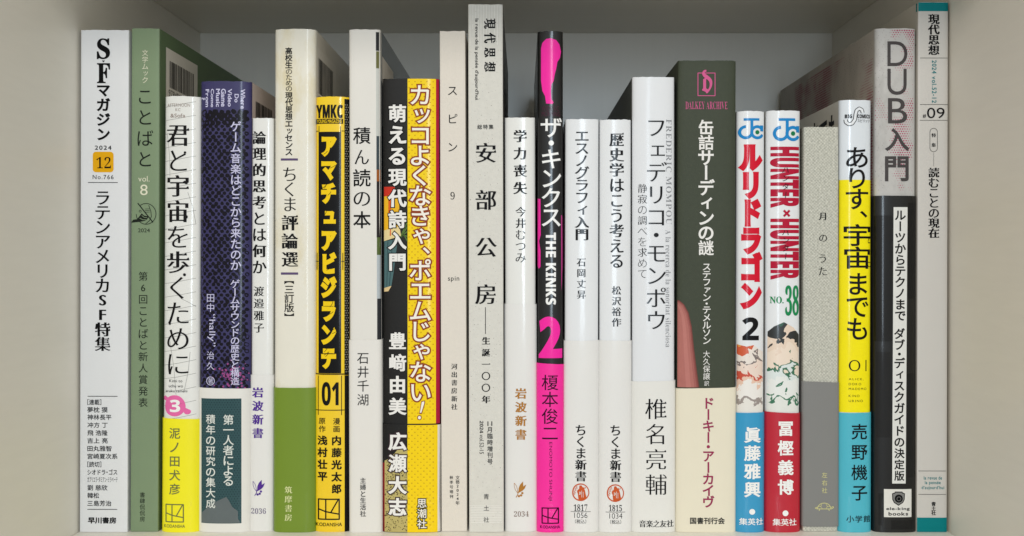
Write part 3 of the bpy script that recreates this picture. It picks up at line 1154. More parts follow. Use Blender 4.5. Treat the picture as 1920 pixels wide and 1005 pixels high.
# ------------------------------------------------------------------ 8 white, dark photo on the side
wm2 = paper('soft_white_paper', S(222, 219, 212), rough=.5, mottle=.02, bump=.08, bscale=(2500, 2500, 300))
photo = paper('photo_side_paper', S(70, 80, 86), rough=.35, coat=.5, mottle=.35, mscale=35, stain=S(24, 24, 26), stainscale=25)
b = Book('paperback_book', 'white paperback with a plain white band and a dark photograph round its right edge', 'book', 655, 716, 55, -2.5, 128, wm2, right=photo, sag=3.2, n=5)
L_ = [(706.5, 60, 716, 95, S(30, 32, 34)), (706.8, 96, 716, 128, S(104, 104, 60)), (706.8, 128, 716, 255, S(196, 198, 192)), (707, 255, 716, 318, S(58, 70, 76)), (707.2, 318, 716, 340, S(150, 84, 30)), (707.2, 340, 716, 445, S(36, 30, 30)), (707.4, 445, 716.4, 478, S(84, 100, 50)), (707.4, 478, 716.4, 560, S(178, 186, 190)), (707.6, 560, 716.4, 637, S(40, 42, 46))]
for x0, y0, x1, y1, c in L_:
    k = (998 - y0) / 943
    b.shape('printed_photo', [rect(x0 - 2.5 * k + .6, y0, x1 - 2.5 * k - .2, y1)], ink(c, .35, .5), 1)
b.V('積', (662, 238.5, 695, 270), 'gm', BLK)
b.V('ん', (665, 281, 692, 308), 'mi', BLK)
b.V('読', (662, 317, 695, 350), 'gm', BLK)
b.V('の', (663, 360, 694, 386), 'mi', BLK)
b.V('本', (662, 396, 695.5, 428), 'gm', BLK)
b.add_band(637, paper('white_plain_band', S(224, 221, 215), rough=.5, mottle=.02))
b.V('石井千湖', (670, 662, 691.6, 760), 'go', BLK, 'author_lettering')
b.V('主婦と生活社', (675.3, 895, 686.6, 968), 'gm', BLK, 'publisher_lettering')
b.shape('barcode_panel', [rect(5.5, 170, 40, 199.5)], ink(S(208, 204, 196)), 1, side='R')
barcode(b, 'R', 9, 34, 174, 190, 33)

# ------------------------------------------------------------------ 9 black and yellow, two titles
blkm = paper('black_matte_paper', S(20, 19, 18), rough=.55, coat=.06, mottle=.25, mscale=900, bump=.1)
red_side = paper('crimson_side_paper', S(160, 20, 50), rough=.4, coat=.3)
b = Book('paperback_book', 'thick paperback split down its spine into a black half and a dotted yellow half', 'book', 717.5, 826, 147, -2, 148, blkm, left=blkm, right=red_side, sag=2.6, n=3.2)
YEL9 = ink(S(246, 206, 18), .42, .25)
b.shape('yellow_half', [rect(764.2, 147.6, 817, 794.5)], YEL9, 1)
b.shape('crimson_edge', [rect(817, 147.6, 825.6, 794.5)], ink(S(168, 20, 56), .4, .28), 1)
DOT = ink(S(196, 150, 30))
def ydots(y0, y1):
    return [(767 + 11.2 * i + (5.6 if j % 2 else 0), y0 + 5.6 * j, 1.25) for i in range(5) for j in range(int((y1 - y0) / 5.6)) if 767 + 11.2 * i + (5.6 if j % 2 else 0) < 816]
b.dots('dot_pattern', ydots(153, 792), DOT, 2, n=6)
# pencils
b.shape('printed_pencils', [rect(719.4, 350, 740, 368)], ink(S(196, 52, 36)), 1)
b.shape('printed_pencils', [ccw([(719.6, 368), (748, 364), (750, 440), (719.6, 446)])], ink(S(232, 178, 40)), 1)
b.shape('printed_pencils', [rect(728, 364, 733, 442)], ink(S(214, 96, 40)), 2)
b.shape('printed_pencils', [ccw([(719.6, 432), (749, 424), (752, 442), (719.6, 452)])], ink(S(226, 206, 150)), 2)
for k in range(5):
    b.shape('printed_pencils', stroke([(747 + 2 * k, 452 - 4 * k), (764, 428 - 12 + 9 * k)], 2.2), ink(S(88, 116, 58)), 1)
b.shape('printed_pencils', [ccw([(720, 452), (746, 448), (738, 510), (734, 535), (728, 541), (720, 541)])], ink(S(78, 108, 110)), 1)
b.shape('printed_pencils', stroke([(727, 452), (725, 538)], 1) + stroke([(736, 450), (730, 536)], 1), ink(S(44, 64, 68)), 2)
b.shape('printed_pencils', [ccw([(720, 540), (734, 536), (728, 546), (720, 547)])], ink(S(216, 190, 140)), 2)
b.V('萌える現代詩入門', (727, 196, 763, 507.5), 'gx', WHT, lay=4, outline=(BLK, .05))
OUT = ink(S(140, 60, 30))
b.V('カッコよくなきゃ、', (769, 160, 808, 476), 'gm', ink(S(242, 236, 224)), lay=4, outline=(OUT, .06))
b.V('ポエムじゃない', (768, 486, 808, 752), 'gm', ink(S(242, 236, 224)), lay=4, outline=(OUT, .06))
b.shape('title_lettering', [ccw([(790, 752), (797, 751), (797, 756), (791, 776), (786, 776)]), ell(786.5, 783, 4.2, 4.6)], OUT, 3)
b.shape('title_lettering', [ccw([(791, 753.5), (795.5, 752.5), (795.5, 756), (790, 774), (787.4, 774)]), ell(786.5, 783, 2.8, 3.2)], ink(S(242, 236, 224)), 4)
b.V('豊﨑由美', (728, 623, 763, 778), 'gx', WHT, 'author_lettering', lay=4)
b.add_band(795.5, blkm, right=paper('white_flap_paper', S(214, 208, 200), rough=.45))
b.shape('band_print', [rect(819.5, 796.5, 825.4, 997)], ink(S(222, 218, 210)), 1)
b.shape('band_print', [rect(764.2, 796.5, 819.5, 997.5)], YEL9, 1)
b.dots('band_dots', ydots(799, 994), DOT, 2, n=6)
b.shape('band_print', [ccw([(722, 864), (730, 860), (738, 852), (748, 840), (757, 836), (764, 838), (764, 997), (722, 997)])], ink(S(186, 172, 110)), 1)
b.shape('band_print', [rect(718.6, 868, 722, 997)], ink(S(150, 24, 32)), 1)
rng = random.Random(9)
b.dots('band_dots', [(rng.uniform(723, 763), rng.uniform(866, 995), rng.uniform(.6, 1.3)) for _ in range(330)], ink(S(60, 50, 36)), 2, n=5)
b.V('広瀬大志', (728, 810, 764, 966), 'gx', WHT, 'author_lettering', lay=4, outline=(ink(S(60, 42, 48)), .055))
b.V('思潮社', (782.5, 935, 800, 990), 'gm', ink(S(240, 236, 226)), 'publisher_lettering', lay=4, outline=(ink(S(60, 56, 30)), .09))

# ------------------------------------------------------------------ 10 slim cream textured
tex = paper('cream_textured_paper', S(220, 213, 202), rough=.75, mottle=.03, mscale=500, bump=.5, bscale=(1100, 1100, 1100), bdist=.0003)
b = Book('paperback_book', 'slim cream paperback of rough paper with widely spaced katakana, right of the yellow-and-black spine', 'book', 827, 876.5, 58, -3.5, 128, tex, sag=.7, n=7, rec=1.2)
b.V('スピン', (840, 163, 857.5, 284), 'go', BLK)
b.H(bold('9'), (844.6, 360, 852.6, 374), 'ml', BLK, 'issue_number')
b.H('spin', (840, 518, 861, 529), 'go', BLK, 'romanised_title', track=.06)
b.V('河出書房新社', (845.8, 682, 857.6, 768), 'mi', BLK, 'publisher_lettering')
b.V('文藝2024年', (854, 892, 862, 946.5), 'mi', BLK, 'issue_lettering')
b.V('秋季号増刊', (842.8, 892, 850, 934), 'mi', BLK, 'issue_lettering')

# ------------------------------------------------------------------ 11 tallest grey textured
fib = paper('grey_fibre_paper', S(212, 210, 202), rough=.75, mottle=.07, mscale=420, bump=.45, bscale=(500, 500, 800), bdist=.0004)
b = Book('magazine', 'tallest magazine in the middle, flecked pale grey paper with four large spaced characters', 'magazine', 878.8, 945.5, 8, -2, 148, fib, right=paper('dark_grey_cover', S(86, 86, 84), rough=.5), sag=1.0, n=6)
rng = random.Random(2)
b.dots('paper_flecks', [(rng.uniform(880, 943), rng.uniform(20, 990), rng.choice((.3, .35, .4, .6))) for _ in range(520)], ink(S(140, 136, 128)), 1, n=5, jit=.5)
RIB = ink(S(230, 228, 222))
for k in range(12):
    x = 881 + k * 5.1
    b.shape('printed_ribs', [rect(x, 10, x + .9, rng.uniform(40, 95))], RIB, 1)
for k in range(11):
    y = 948 + k * 3.1
    b.shape('printed_ribs#2', [rect(882, y, 941, y + 1.0)], RIB, 1)
b.R('現代思想', (907.5, 34.5, 930.3, 135), 'mx', BLK, track=.42)
b.R('la revue de la pensée d’aujourd’hui', (889.2, 35, 897.4, 187), 'gm', BLK, 'subtitle_lettering')
b.H('総特集', (895, 233.5, 925.4, 242.3), 'gm', BLK, 'feature_lettering', track=.15)
b.V('安部公房', (890.5, 268, 932, 570), 'mi', BLK, 'feature_lettering')
b.shape('rule_line', [rect(909.6, 576, 910.8, 626)], BLK, 2)
b.V('生誕一〇〇年', (903, 632, 919.3, 756), 'mb', BLK, 'feature_lettering')
b.H('11', (914, 790, 923, 798.5), 'gm', BLK, 'issue_lettering')
b.V('月臨時増刊号', (913.3, 801, 924, 870.5), 'gm', BLK, 'issue_lettering')
b.R(sansb('2024'), (899.4, 789, 906.2, 812), 'go', BLK, 'issue_lettering')
b.R('vol.52-15', (899.2, 815, 907, 851), 'go', BLK, 'issue_lettering')
b.V('青土社', (906.6, 926, 917, 979.5), 'go', BLK, 'publisher_lettering')

# ------------------------------------------------------------------ 12 slim white, gold lettering
b = Book('paperback_book', 'slim white pocket paperback with gold lettering and a gold sprig near its foot', 'book', 947.2, 1006.3, 220, -2, 105, white_gloss, sag=2.3, n=2.5, rec=.9)
b.V('学力喪失', (961.7, 243.6, 989.2, 364), 'mb', BLKG)
b.V('今井むつみ', (966, 388, 986.3, 492), 'mi', BLKG, 'author_lettering')
b.add_band(570, paper('white_series_band', S(224, 223, 220)))
GLD = ink(S(172, 118, 50), .35)
b.V('岩波新書', (965.3, 727.6, 988, 824), 'mx', GLD, 'series_lettering')
emblem_olive(b, 964, 902, 986.5, 932, GLD)
b.H(bold('2034'), (964, 958, 991, 968), 'ml', ink(S(120, 96, 84)), 'series_number')

# ------------------------------------------------------------------ 13 black and hot pink
blkg = paper('black_gloss_paper', S(10, 10, 10), rough=.5, coat=.5, mottle=.1)
b = Book('manga_volume', 'black manga volume with white katakana, a hot pink numeral and hot pink band', 'manga', 1007.2, 1056.8, 58, 0, 128, blkg, sag=2.8, n=2.4)
HOT = ink(S(250, 40, 160), .38, .28)
# plain stand-in for the printed artwork
b.shape('printed_artwork', [ccw([(1014.5, 90), (1017, 80), (1024, 73), (1033, 71.5), (1043, 75), (1049, 83), (1052, 96), (1050, 108), (1045, 116), (1043, 128), (1040, 140), (1038, 152), (1034, 158), (1033, 172), (1034, 186), (1038, 192), (1036, 195), (1024, 194), (1022, 180), (1017, 170), (1014.5, 150)])], HOT, 1)
DMA = ink(S(74, 26, 50), .4, .28)
b.H('WIDE KC', (1016, 199, 1048, 207.5), 'go', DMA, 'imprint_lettering')
b.H('MORNING', (1016, 209, 1050, 218), 'go', DMA, 'imprint_lettering')
b.shape('pink_print', [ccw([(1008.3, 372), (1013.5, 373), (1014, 440), (1011, 452), (1013.6, 470), (1013.6, 500), (1010.5, 504), (1008.3, 498)])], HOT, 1)
b.shape('pink_print', [ccw([(1052, 403), (1055.6, 404), (1055.4, 500), (1052.6, 546)])], ink(S(196, 60, 140), .38, .28), 1)
b.V('ザ・キンクス', (1014, 221, 1053.5, 424.5), 'gm', WHTG)
b.R(sansb('THE KINKS'), (1023.3, 436, 1042.5, 571.5), 'gb', WHTG, 'english_title', skew=0)
b.H('2', (1010.5, 593.5, 1054, 671.5), 'gxx', HOT, 'volume_number')
b.add_band(682, paper('hot_pink_band', S(248, 36, 154), rough=.42, coat=.4, mottle=.02))
DPU = ink(S(44, 6, 32), .4)
b.V('榎本俊二', (1016.6, 702.5, 1046, 823), 'go', DPU, 'author_lettering')
b.R('ENOMOTO SHUNJI', (1028.2, 828.5, 1035.2, 938), 'hair', DPU, 'author_lettering')
emblem_window(b, 1017.3, 952, 1046.3, 980.5, DPU, 2)
b.H('KODANSHA', (1014, 984.8, 1049, 990.4), 'gm', DPU, 'publisher_lettering')

# ------------------------------------------------------------------ 14, 15 white pocket paperbacks with a round seal
white_cool = paper('white_gloss_cool', S(224, 226, 228), rough=.4, coat=.35, mottle=.012)
ORG = ink(S(196, 88, 44))
wp = ink(S(222, 222, 218))
b = Book('paperback_book', 'white pocket paperback with a round orange seal, directly right of the pink-and-black spine', 'book', 1057.5, 1122, 223, 2, 105, white_cool, sag=2.3, n=2.5)
b.V('エスノグラフィ入門', (1077, 247, 1105, 450.5), 'mb', BLKG)
b.V('石岡丈昇', (1081, 484, 1098.8, 560), 'mi', BLKG, 'author_lettering')
b.add_band(638.5, paper('white_series_band', S(224, 223, 220)))
b.V('ちくま新書', (1078, 796.5, 1099.5, 902), 'mb', BLKG, 'series_lettering')
emblem_seal(b, 1088.6, 922.3, 15.8, ORG, wp)
b.H(bold('1817'), (1076, 945, 1101, 957.6), 'mi', BLK, 'series_number')
rule(b, 1070.5, 1107, 958.8, 1, GRY)
b.H('1056', (1077, 960.6, 1101, 970.6), 'hair', BLK, 'price_lettering')
b.H('（税込）', (1078.3, 973, 1098.8, 981), 'go', BLK, 'price_lettering')

b = Book('paperback_book', 'white pocket paperback with a round orange seal, beside the wider white spine', 'book', 1123.5, 1184, 224, .5, 105, white_cool, sag=2.3, n=2.5)
b.V('歴史学はこう考える', (1141.5, 248.6, 1171.5, 502), 'mb', BLKG)
b.V('松沢裕作', (1146.8, 536.5, 1165.2, 612.3), 'mi', BLKG, 'author_lettering')
b.add_band(638.5, paper('white_series_band', S(224, 223, 220)))
b.V('ちくま新書', (1143, 797, 1164.5, 903), 'mb', BLKG, 'series_lettering')
emblem_seal(b, 1153.5, 924, 15.8, ORG, wp)
b.H(bold('1815'), (1141.8, 946, 1165.5, 958), 'mi', BLK, 'series_number')
rule(b, 1136, 1171.5, 959.6, 1, GRY)
b.H('1034', (1142.7, 961.6, 1166.4, 971.8), 'hair', BLK, 'price_lettering')
b.H('（税込）', (1144, 974, 1164.2, 982), 'go', BLK, 'price_lettering')

# ------------------------------------------------------------------ 16 wide white with Latin title
b = Book('paperback_book', 'wide white paperback with thin grey Latin lettering running beside its Japanese title', 'book', 1185.2, 1266.6, 144, 0, 128, paper('white_satin_cool', S(222, 224, 227), rough=.42, coat=.14, mottle=.012), left=paper('slate_side_paper', S(70, 74, 70), rough=.5), sag=2.6, n=2.7)
b.V('フェデリコ・モンポウ', (1212, 226, 1250.5, 617), 'mi', BLKG, lay=3)
GR2 = ink(S(136, 138, 142), .4, .4)
b.R(bold('FREDERIC MOMPOU'), (1249, 223.5, 1259.6, 420.7), 'ml', GR2, 'latin_title', track=.03)
b.R(bold('A la recerca de la sonoritat silenciosa'), (1248, 431, 1258, 651), 'ml', GR2, 'latin_title', track=.01)
b.V('静寂の調べを求めて', (1196, 345, 1213.4, 521), 'ml', BLKG, 'subtitle_lettering')
b.add_band(714.5, paper('white_plain_band_cool', S(224, 223, 218), rough=.5, mottle=.02))
b.V('椎名亮輔', (1209.5, 747.5, 1249.5, 927), 'ml', BLK, 'author_lettering')
b.H('音楽之友社', (1199, 975, 1262, 988), 'mi', BLK, 'publisher_lettering')

# ------------------------------------------------------------------ 17 dark olive, cream band
olive = paper('dark_olive_paper', S(60, 66, 52), rough=.6, mottle=.1, mscale=500, bump=.2)
b = Book('hardcover_book', 'broad dark olive hardcover with a pink emblem and a cream paper band', 'book', 1268.6, 1379.5, 113, 2.5, 135, olive, sag=2.2, n=3.4)
ROSE = ink(S(206, 92, 142))
b.shape('publisher_emblem', stroke([(1308.6, 137), (1340.6, 137), (1340.6, 179.5), (1308.6, 179.5)], 1.4, True), ROSE, 2)
b.H('\U0001D521', (1316.5, 131, 1335.5, 175), 'gb', ROSE, 'publisher_emblem', lay=3)
b.H(bold('DALKEY ARCHIVE'), (1285.6, 190.5, 1364, 204.8), 'ml', ROSE, 'imprint_lettering')
b.V('缶詰サーディンの謎', (1309, 224.5, 1340.3, 479), 'gb', WHT)
b.V('ステファン・テメルソン', (1317, 494.5, 1333, 645), 'gm', WHT, 'author_lettering')
b.V('大久保譲', (1318, 657.6, 1331.4, 712), 'go', WHT, 'author_lettering')
b.V('訳', (1320.5, 714, 1329.5, 723.5), 'go', WHT, 'author_lettering')
skin = paper('printed_skin_ink', S(176, 108, 102), rough=.6, mottle=.14, mscale=140)
edge = [(1270.2, 562), (1275, 564), (1283, 571), (1291, 586), (1297, 612), (1301, 650), (1306, 690), (1311, 726.4)]
for i, (k, c) in enumerate(((1.0, (112, 58, 52)), (.95, (138, 74, 68)), (.88, (158, 92, 86)), (.78, (172, 106, 98)), (.62, (182, 116, 108)), (.4, (172, 104, 98)))):
    pts = [(1270 + (x - 1270) * k, 726.4 - (726.4 - y) * (1 - (1 - k) * .12)) for x, y in edge]
    b.shape('printed_photo', [ccw(pts + [(1269.8, 726.4)])], paper('printed_skin_ink_%d' % c[0], S(*c), rough=.6, mottle=.1, mscale=260), 1 + i * .12)
b.add_band(727.5, paper('cream_band_paper', S(226, 219, 198), rough=.5, mottle=.02))
b.V('ドーキー・アーカイヴ', (1317, 745.5, 1339, 951), 'gb', ink(S(150, 48, 84)), 'series_lettering')
b.H('国書刊行会', (1293.7, 969.5, 1358.5, 982), 'gb', BLK, 'publisher_lettering')


# ------------------------------------------------------------------ 18, 19 white comics with a blue monogram
BLU = ink(S(24, 130, 196), .35, .28)
GRN = ink(S(20, 118, 72), .35, .28)
def monogram(b, x0, y0, x1, y1):
    W, H = x1 - x0, y1 - y0
    w = W * .115
    L = [rect(x0 + W * .2, y0, x0 + W * .83, y0 + H * .115)]
    r1 = W * .25
    c1 = (x0 + W * .285, y1 - H * .335)
    c2 = (x0 + W * .745, y1 - H * .335)
    xs = x0 + W * .52
    ry = H * .335 - w / 2
    L += stroke([(xs, y0 + H * .05), (xs, c1[1])] + arc(c1[0], c1[1], xs - c1[0], 0, 270, 20, ry), w)
    L += stroke(arc(c2[0], c2[1], xs - c1[0], -25, -185, 14, ry), w)
    L += stroke(arc(c2[0], c2[1], xs - c1[0], 25, 185, 14, ry), w)
    L += [rect(x1 - w * 1.15, c2[1] - ry - w / 2, x1, c2[1] - H * .05)]
    b.shape('publisher_emblem', L, BLU, 2)
    b.shape('publisher_emblem', [ell(c2[0], c2[1], W * .085, H * .1)], GRN, 2)

CRIM = ink(S(206, 16, 44), .35, .28)
b = Book('manga_volume', 'white manga volume with thick red katakana, large black 2 and a sky blue band', 'manga', 1379.8, 1434, 208, 2.4, 112, white_cool, left=paper('white_laminated_paper', S(1, 1, 1)), sag=3.0, n=2.4)
monogram(b, 1385.5, 221.6, 1432, 261)
b.V('ルリドラゴン', (1385, 270.6, 1431, 580), 'g9', CRIM, asp=1.35)
b.H(sansb('2'), (1392, 595, 1423, 638), 'gm', BLKG, 'volume_number')
art1 = palette_ink('printed_art_warm', [(0, S(226, 222, 214)), (.3, S(150, 140, 134)), (.345, S(232, 228, 222)), (.44, S(226, 190, 168)), (.5, S(196, 70, 44)), (.545, S(230, 210, 196)), (.63, S(120, 108, 104)), (.66, S(228, 218, 208)), (.74, S(204, 84, 40)), (.82, S(222, 150, 70))], 50, 78)
b.shape('printed_artwork', [ccw([(1383.4, 646), (1400, 650), (1413, 647), (1431.5, 660), (1431.4, 773), (1382.6, 773)])], art1, 1)
b.add_band(773.8, paper('sky_blue_band', S(44, 148, 194), rough=.38, coat=.7, mottle=.02))
b.V('眞藤雅興', (1394.5, 800.5, 1426, 932), 'gx', WHTG, 'author_lettering')
b.shape('publisher_lettering', [ell(1409.7, 959, 5.4)], WHTG, 2)
b.H('集英社', (1387, 971, 1430, 984), 'gm', WHTG, 'publisher_lettering')

CR2 = ink(S(176, 18, 52), .35, .28)
b = Book('manga_volume', 'white manga volume with condensed sideways red capitals, green 38 and a deep red band', 'manga', 1436, 1502, 207, 2, 112, white_cool, left=paper('grey_comic_side', S(190, 188, 180), rough=.4, coat=.5), right=blkg, sag=3.2, n=2.4)
monogram(b, 1450, 221.6, 1500, 264.5)
b.R(sansb('HUNTER'), (1445, 275, 1499.6, 389.5), 'gx', CR2)
b.H('×', (1468, 393, 1482, 407), 'gx', CR2)
b.R(sansb('HUNTER'), (1445, 410, 1499.6, 524.5), 'gx', CR2)
b.V('ハンター', (1467, 314, 1479, 371), 'go', BLKG, 'reading_aid_lettering', lay=3, skew=.12)
b.V('ハンター', (1467, 431, 1479, 486), 'go', BLKG, 'reading_aid_lettering', lay=3, skew=.12)
GR38 = ink(S(24, 132, 78), .35, .28)
b.H(bold('NO.'), (1444.5, 556, 1469.5, 569), 'mx', GR38, 'volume_number')
b.H(bold('38'), (1472, 535, 1499.5, 592), 'mx', GR38, 'volume_number')
art2 = palette_ink('printed_art_cool', [(0, S(222, 224, 218)), (.3, S(46, 110, 80)), (.335, S(226, 228, 224)), (.43, S(214, 222, 220)), (.49, S(44, 104, 76)), (.52, S(232, 214, 196)), (.64, S(226, 204, 184)), (.7, S(22, 26, 26)), (.8, S(30, 84, 64)), (.83, S(20, 24, 24))], 50, 86)
b.shape('printed_artwork', [ccw([(1441, 622), (1452, 612), (1470, 604), (1488, 614), (1499.6, 628), (1499.2, 773), (1439, 773)])], art2, 1)
b.add_band(773.6, paper('deep_red_band', S(184, 18, 44), rough=.38, coat=.7, mottle=.02), left=paper('comic_art_side', S(176, 160, 70), rough=.4, coat=.5, stain=S(40, 40, 36), stainscale=90))
b.V('冨樫義博', (1457.8, 790, 1487.6, 927), 'gx', WHTG, 'author_lettering')
b.shape('publisher_lettering', [ell(1472, 961.7, 5.4)], WHTG, 2)
b.H('集英社', (1449, 972, 1492.6, 985), 'gm', WHTG, 'publisher_lettering')

# ------------------------------------------------------------------ 20 linen hardcover
b = Book('hardcover_book', 'linen-covered hardcover in pale grey weave with a plain grey band', 'book', 1504.8, 1572, 238, 2, 128, linen(), sag=1.4, n=5, rec=.8, hard=True)
b.V('月の', (1535, 399, 1550.5, 453), 'mi', BLK)
b.V('うた', (1535, 477, 1550.5, 516), 'mi', BLK)
b.add_band(716, paper('grey_band_paper', S(126, 126, 124), rough=.55, mottle=.02), z0=2.2)
PLY = ink(S(206, 202, 140))
b.V('左右社', (1540, 885, 1550.4, 924), 'go', PLY, 'publisher_lettering')
L = stroke(arc(1544.5, 953.5, 12.5, 180, 360, 14, 11), 1.2) + stroke([(1527.5, 952), (1531, 953.5), (1558, 953.5), (1562, 951), (1561, 949), (1557, 951)], 1.2)
L += stroke([(1527.5, 952), (1532, 950)], 1.2) + stroke([(1536, 954), (1535, 957)], 1.3) + stroke([(1553, 954), (1554, 957)], 1.3)
L += stroke([(1540, 944.5), (1538, 949), (1541, 953)], .8) + stroke([(1548, 944.5), (1550.5, 949), (1548, 953)], .8) + stroke([(1538, 949), (1533, 949)], .8) + stroke([(1550.5, 949), (1556, 949)], .8)
b.shape('publisher_emblem', L, PLY, 2)

# ------------------------------------------------------------------ 21 white / yellow / cyan
b = Book('manga_volume', 'manga volume with white head, bright yellow middle and cyan band', 'manga', 1573.4, 1635.4, 187, 2, 128, paper('white_gloss_blueish', S(216, 222, 228), rough=.36, coat=.7, mottle=.012), left=paper('white_gloss_side', S(206, 204, 196), rough=.4, coat=.4), sag=3.0, n=2.4)
YE21 = ink(S(244, 226, 16), .36, .28)
b.shape('yellow_print', [rect(1575.2, 337, 1635.5, 773.5)], YE21, 1, grid=('x', 2.0))
S_ = [(1586.5, 224), (1587, 229), (1592, 233), (1598, 231.5), (1603, 224), (1604, 214), (1606, 207), (1611, 203.5), (1616, 206), (1617.5, 211.5)]
b.shape('publisher_emblem', stroke(S_, 7.2), BLKG, 2)
b.shape('publisher_emblem', stroke(S_, 4.6), ink(S(224, 228, 232), .36, .28), 3)
b.H(sansb('BIG'), (1585, 214.5, 1597.6, 221.5), 'gm', BLKG, 'imprint_lettering', lay=4)
b.H(sansb('COMICS'), (1607.4, 214.5, 1632, 221.5), 'gm', BLKG, 'imprint_lettering', lay=4)
b.H('スピリッツ', (1607.6, 223.5, 1631.4, 229.5), 'go', BLKG, 'imprint_lettering', lay=4)
b.V('ありす、', (1586.5, 276, 1629, 408), 'gm', BLKG)
b.V('宇宙', (1583, 420, 1634, 504), 'gm', BLKG)
b.V('までも', (1588, 512, 1629.5, 637), 'gm', BLKG)
b.V('ど', (1628, 442.6, 1634.2, 456), 'gm', BLKG, lay=3)
b.V('こ', (1628, 491, 1634.2, 500.5), 'gm', BLKG, lay=3)
b.H('0', (1591.6, 675, 1613, 696), 'thin', BLKG, 'volume_number')
b.shape('volume_number', [rect(1623.2, 675, 1625.2, 696)], BLKG, 2)
for t, x1, y0, y1 in (('ALICE,', 1619, 709, 713.3), ('DOKO', 1614.6, 718, 722.3), ('MADEMO', 1625, 727, 731.3), ('KINO', 1611.4, 740.2, 744.5), ('URINO', 1618, 749.6, 753.9)):
    b.H(t, (1591.6, y0, x1, y1), 'go', BLKG, 'romanised_title', track=.15)
b.add_band(774, paper('cyan_band', S(70, 176, 196), rough=.38, coat=.7, mottle=.02), left=paper('cyan_side', S(60, 150, 170), rough=.4, coat=.5))
b.V('売野機子', (1595.7, 794.5, 1625.6, 938), 'gm', BLKG, 'author_lettering')
b.H('小学館', (1587, 966, 1631, 979), 'gm', BLKG, 'publisher_lettering', track=.1)
b.H('までも', (4.8, 161.5, 40, 175.5), 'gb', BLK, 'cover_lettering', side='L')

# ------------------------------------------------------------------ 22 grey halftone, black band
dub = paper('grey_halftone_paper', S(188, 186, 183), rough=.55, mottle=.07, mscale=300, bump=.15, stain=S(156, 154, 150), stainscale=70)
dub_l = paper('grey_halftone_side', S(180, 174, 166), rough=.5, mottle=.08, mscale=60, stain=S(150, 144, 138), stainscale=30)
b = Book('paperback_book', 'tall grey paperback speckled with magenta halftone dots above a black band', 'book', 1640, 1718, 53, 2, 147, dub, left=dub_l, sag=2.6, n=3.0)
MG = ink(S(176, 44, 92))
MG2 = ink(S(140, 130, 134))
from mathutils import noise as mnoise
def halftone(u0, u1, v0, v1, pitch, sc, off, thr, rmax):
    out, out2 = [], []
    nu, nv = int((u1 - u0) / pitch), int((v1 - v0) / pitch)
    for i in range(nu):
        for j in range(nv):
            u, v = u0 + i * pitch + (pitch / 2 if j % 2 else 0), v0 + j * pitch
            f = mnoise.noise(Vector((u * sc + off, v * sc * .7, off))) + .45 * mnoise.noise(Vector((u * sc * 3.1, v * sc * 3.1, off + 5)))
            if f > thr:
                out.append((u, v, min(rmax, rmax * (.35 + (f - thr) * 1.6))))
            elif f < -.25 and (i * 7 + j * 13) % 3 == 0:
                out2.append((u, v, rmax * .45))
    return out, out2
a, c2 = halftone(1644, 1716, 57, 364, 4.4, .022, 3.3, .06, 1.35)
b.dots('dot_pattern', a, MG, 1, n=6)
b.dots('dot_pattern', c2, MG2, 1, n=5)
tops = []
for i in range(15):
    for j in range(12):
        x, y = 1650 + 4.6 * i + 2.3 * (j % 2), 57 + 4 * j
        f = (x - 1650) / 66 * 1.1 - (y - 57) / 34 + .6 * mnoise.noise(Vector((x * .06, y * .06, 2)))
        if f > .1 and x < 1716:
            tops.append((x, y, min(1.6, .5 + f * 1.3)))
b.dots('dot_pattern', tops, MG, 1, n=6)
a, c2 = halftone(4, 144, 90, 208, 1.15, .05, 7.7, -.05, .5)
b.dots('cover_dots', a, ink(S(150, 56, 84)), 1, side='L', n=5)
b.dots('cover_dots', c2, ink(S(120, 112, 110)), 1, side='L', n=5)
DGR = ink(S(72, 68, 68))
b.H('D', (1664, 77.5, 1701.5, 124), 'go', DGR)
b.H('U', (1664, 129, 1700, 178), 'go', DGR)
b.H('B', (1665, 184, 1701, 231.5), 'go', DGR)
b.V('入', (1659, 240, 1705, 283.5), 'gb', DGR)
b.V('門', (1659.5, 293, 1704, 340), 'gb', DGR)
bb = paper('black_photo_band', S(16, 16, 16), rough=.42, coat=.4, mottle=.5, mscale=60)
b.add_band(367, bb)
for x0, y0, x1, y1, c in ((1643, 404, 1672, 640, 48), (1702, 380, 1715, 560, 40), (1645, 660, 1669, 820, 52), (1700, 700, 1714, 895, 46), (1648, 925, 1656, 985, 44), (1670, 975, 1712, 992, 40)):
    b.shape('band_print', [rect(x0, y0, x1, y1)], ink(S(c * .62, c * .62, c * .62), .42, .3), 1, grid=('x', 2.6))
b.shape('band_strip', [ccw([(1674.5, 388.5), (1700.5, 388.5), (1697, 906), (1671.8, 906)])], ink(S(222, 222, 218), .38, .28), 2)
b.V('ルーツからテクノまで', (1676.5, 395, 1697.5, 601), 'gb', BLKG, 'band_lettering', lay=3)
b.V('ダブ・ディスクガイドの決定版', (1675, 615, 1696, 901), 'gb', BLKG, 'band_lettering', lay=3)
b.shape('imprint_label', [rect(1657, 916.5, 1708, 969)], ink(S(222, 220, 214), .38, .28), 2)
sh = [(1671.5, 924.5), (1676, 923), (1677, 921), (1690.5, 921), (1691.5, 923), (1695.5, 924.5), (1695, 936), (1692, 942), (1683.5, 947.5), (1675, 942), (1672, 936)]
b.shape('imprint_label', [ccw(sh)], BLK, 3)
b.shape('imprint_label', [ccw([(1683.5 + (x - 1683.5) * .86, 933 + (y - 933) * .86) for x, y in sh])], ink(S(128, 128, 126)), 4)
b.shape('imprint_label', [ell(1683.8, 934, 7.6)], BLK, 5)
b.shape('imprint_label', [ell(1684, 934.4, 4.2), hole(ell(1684, 934.4, 3.2))], ink(S(110, 110, 110)), 6)
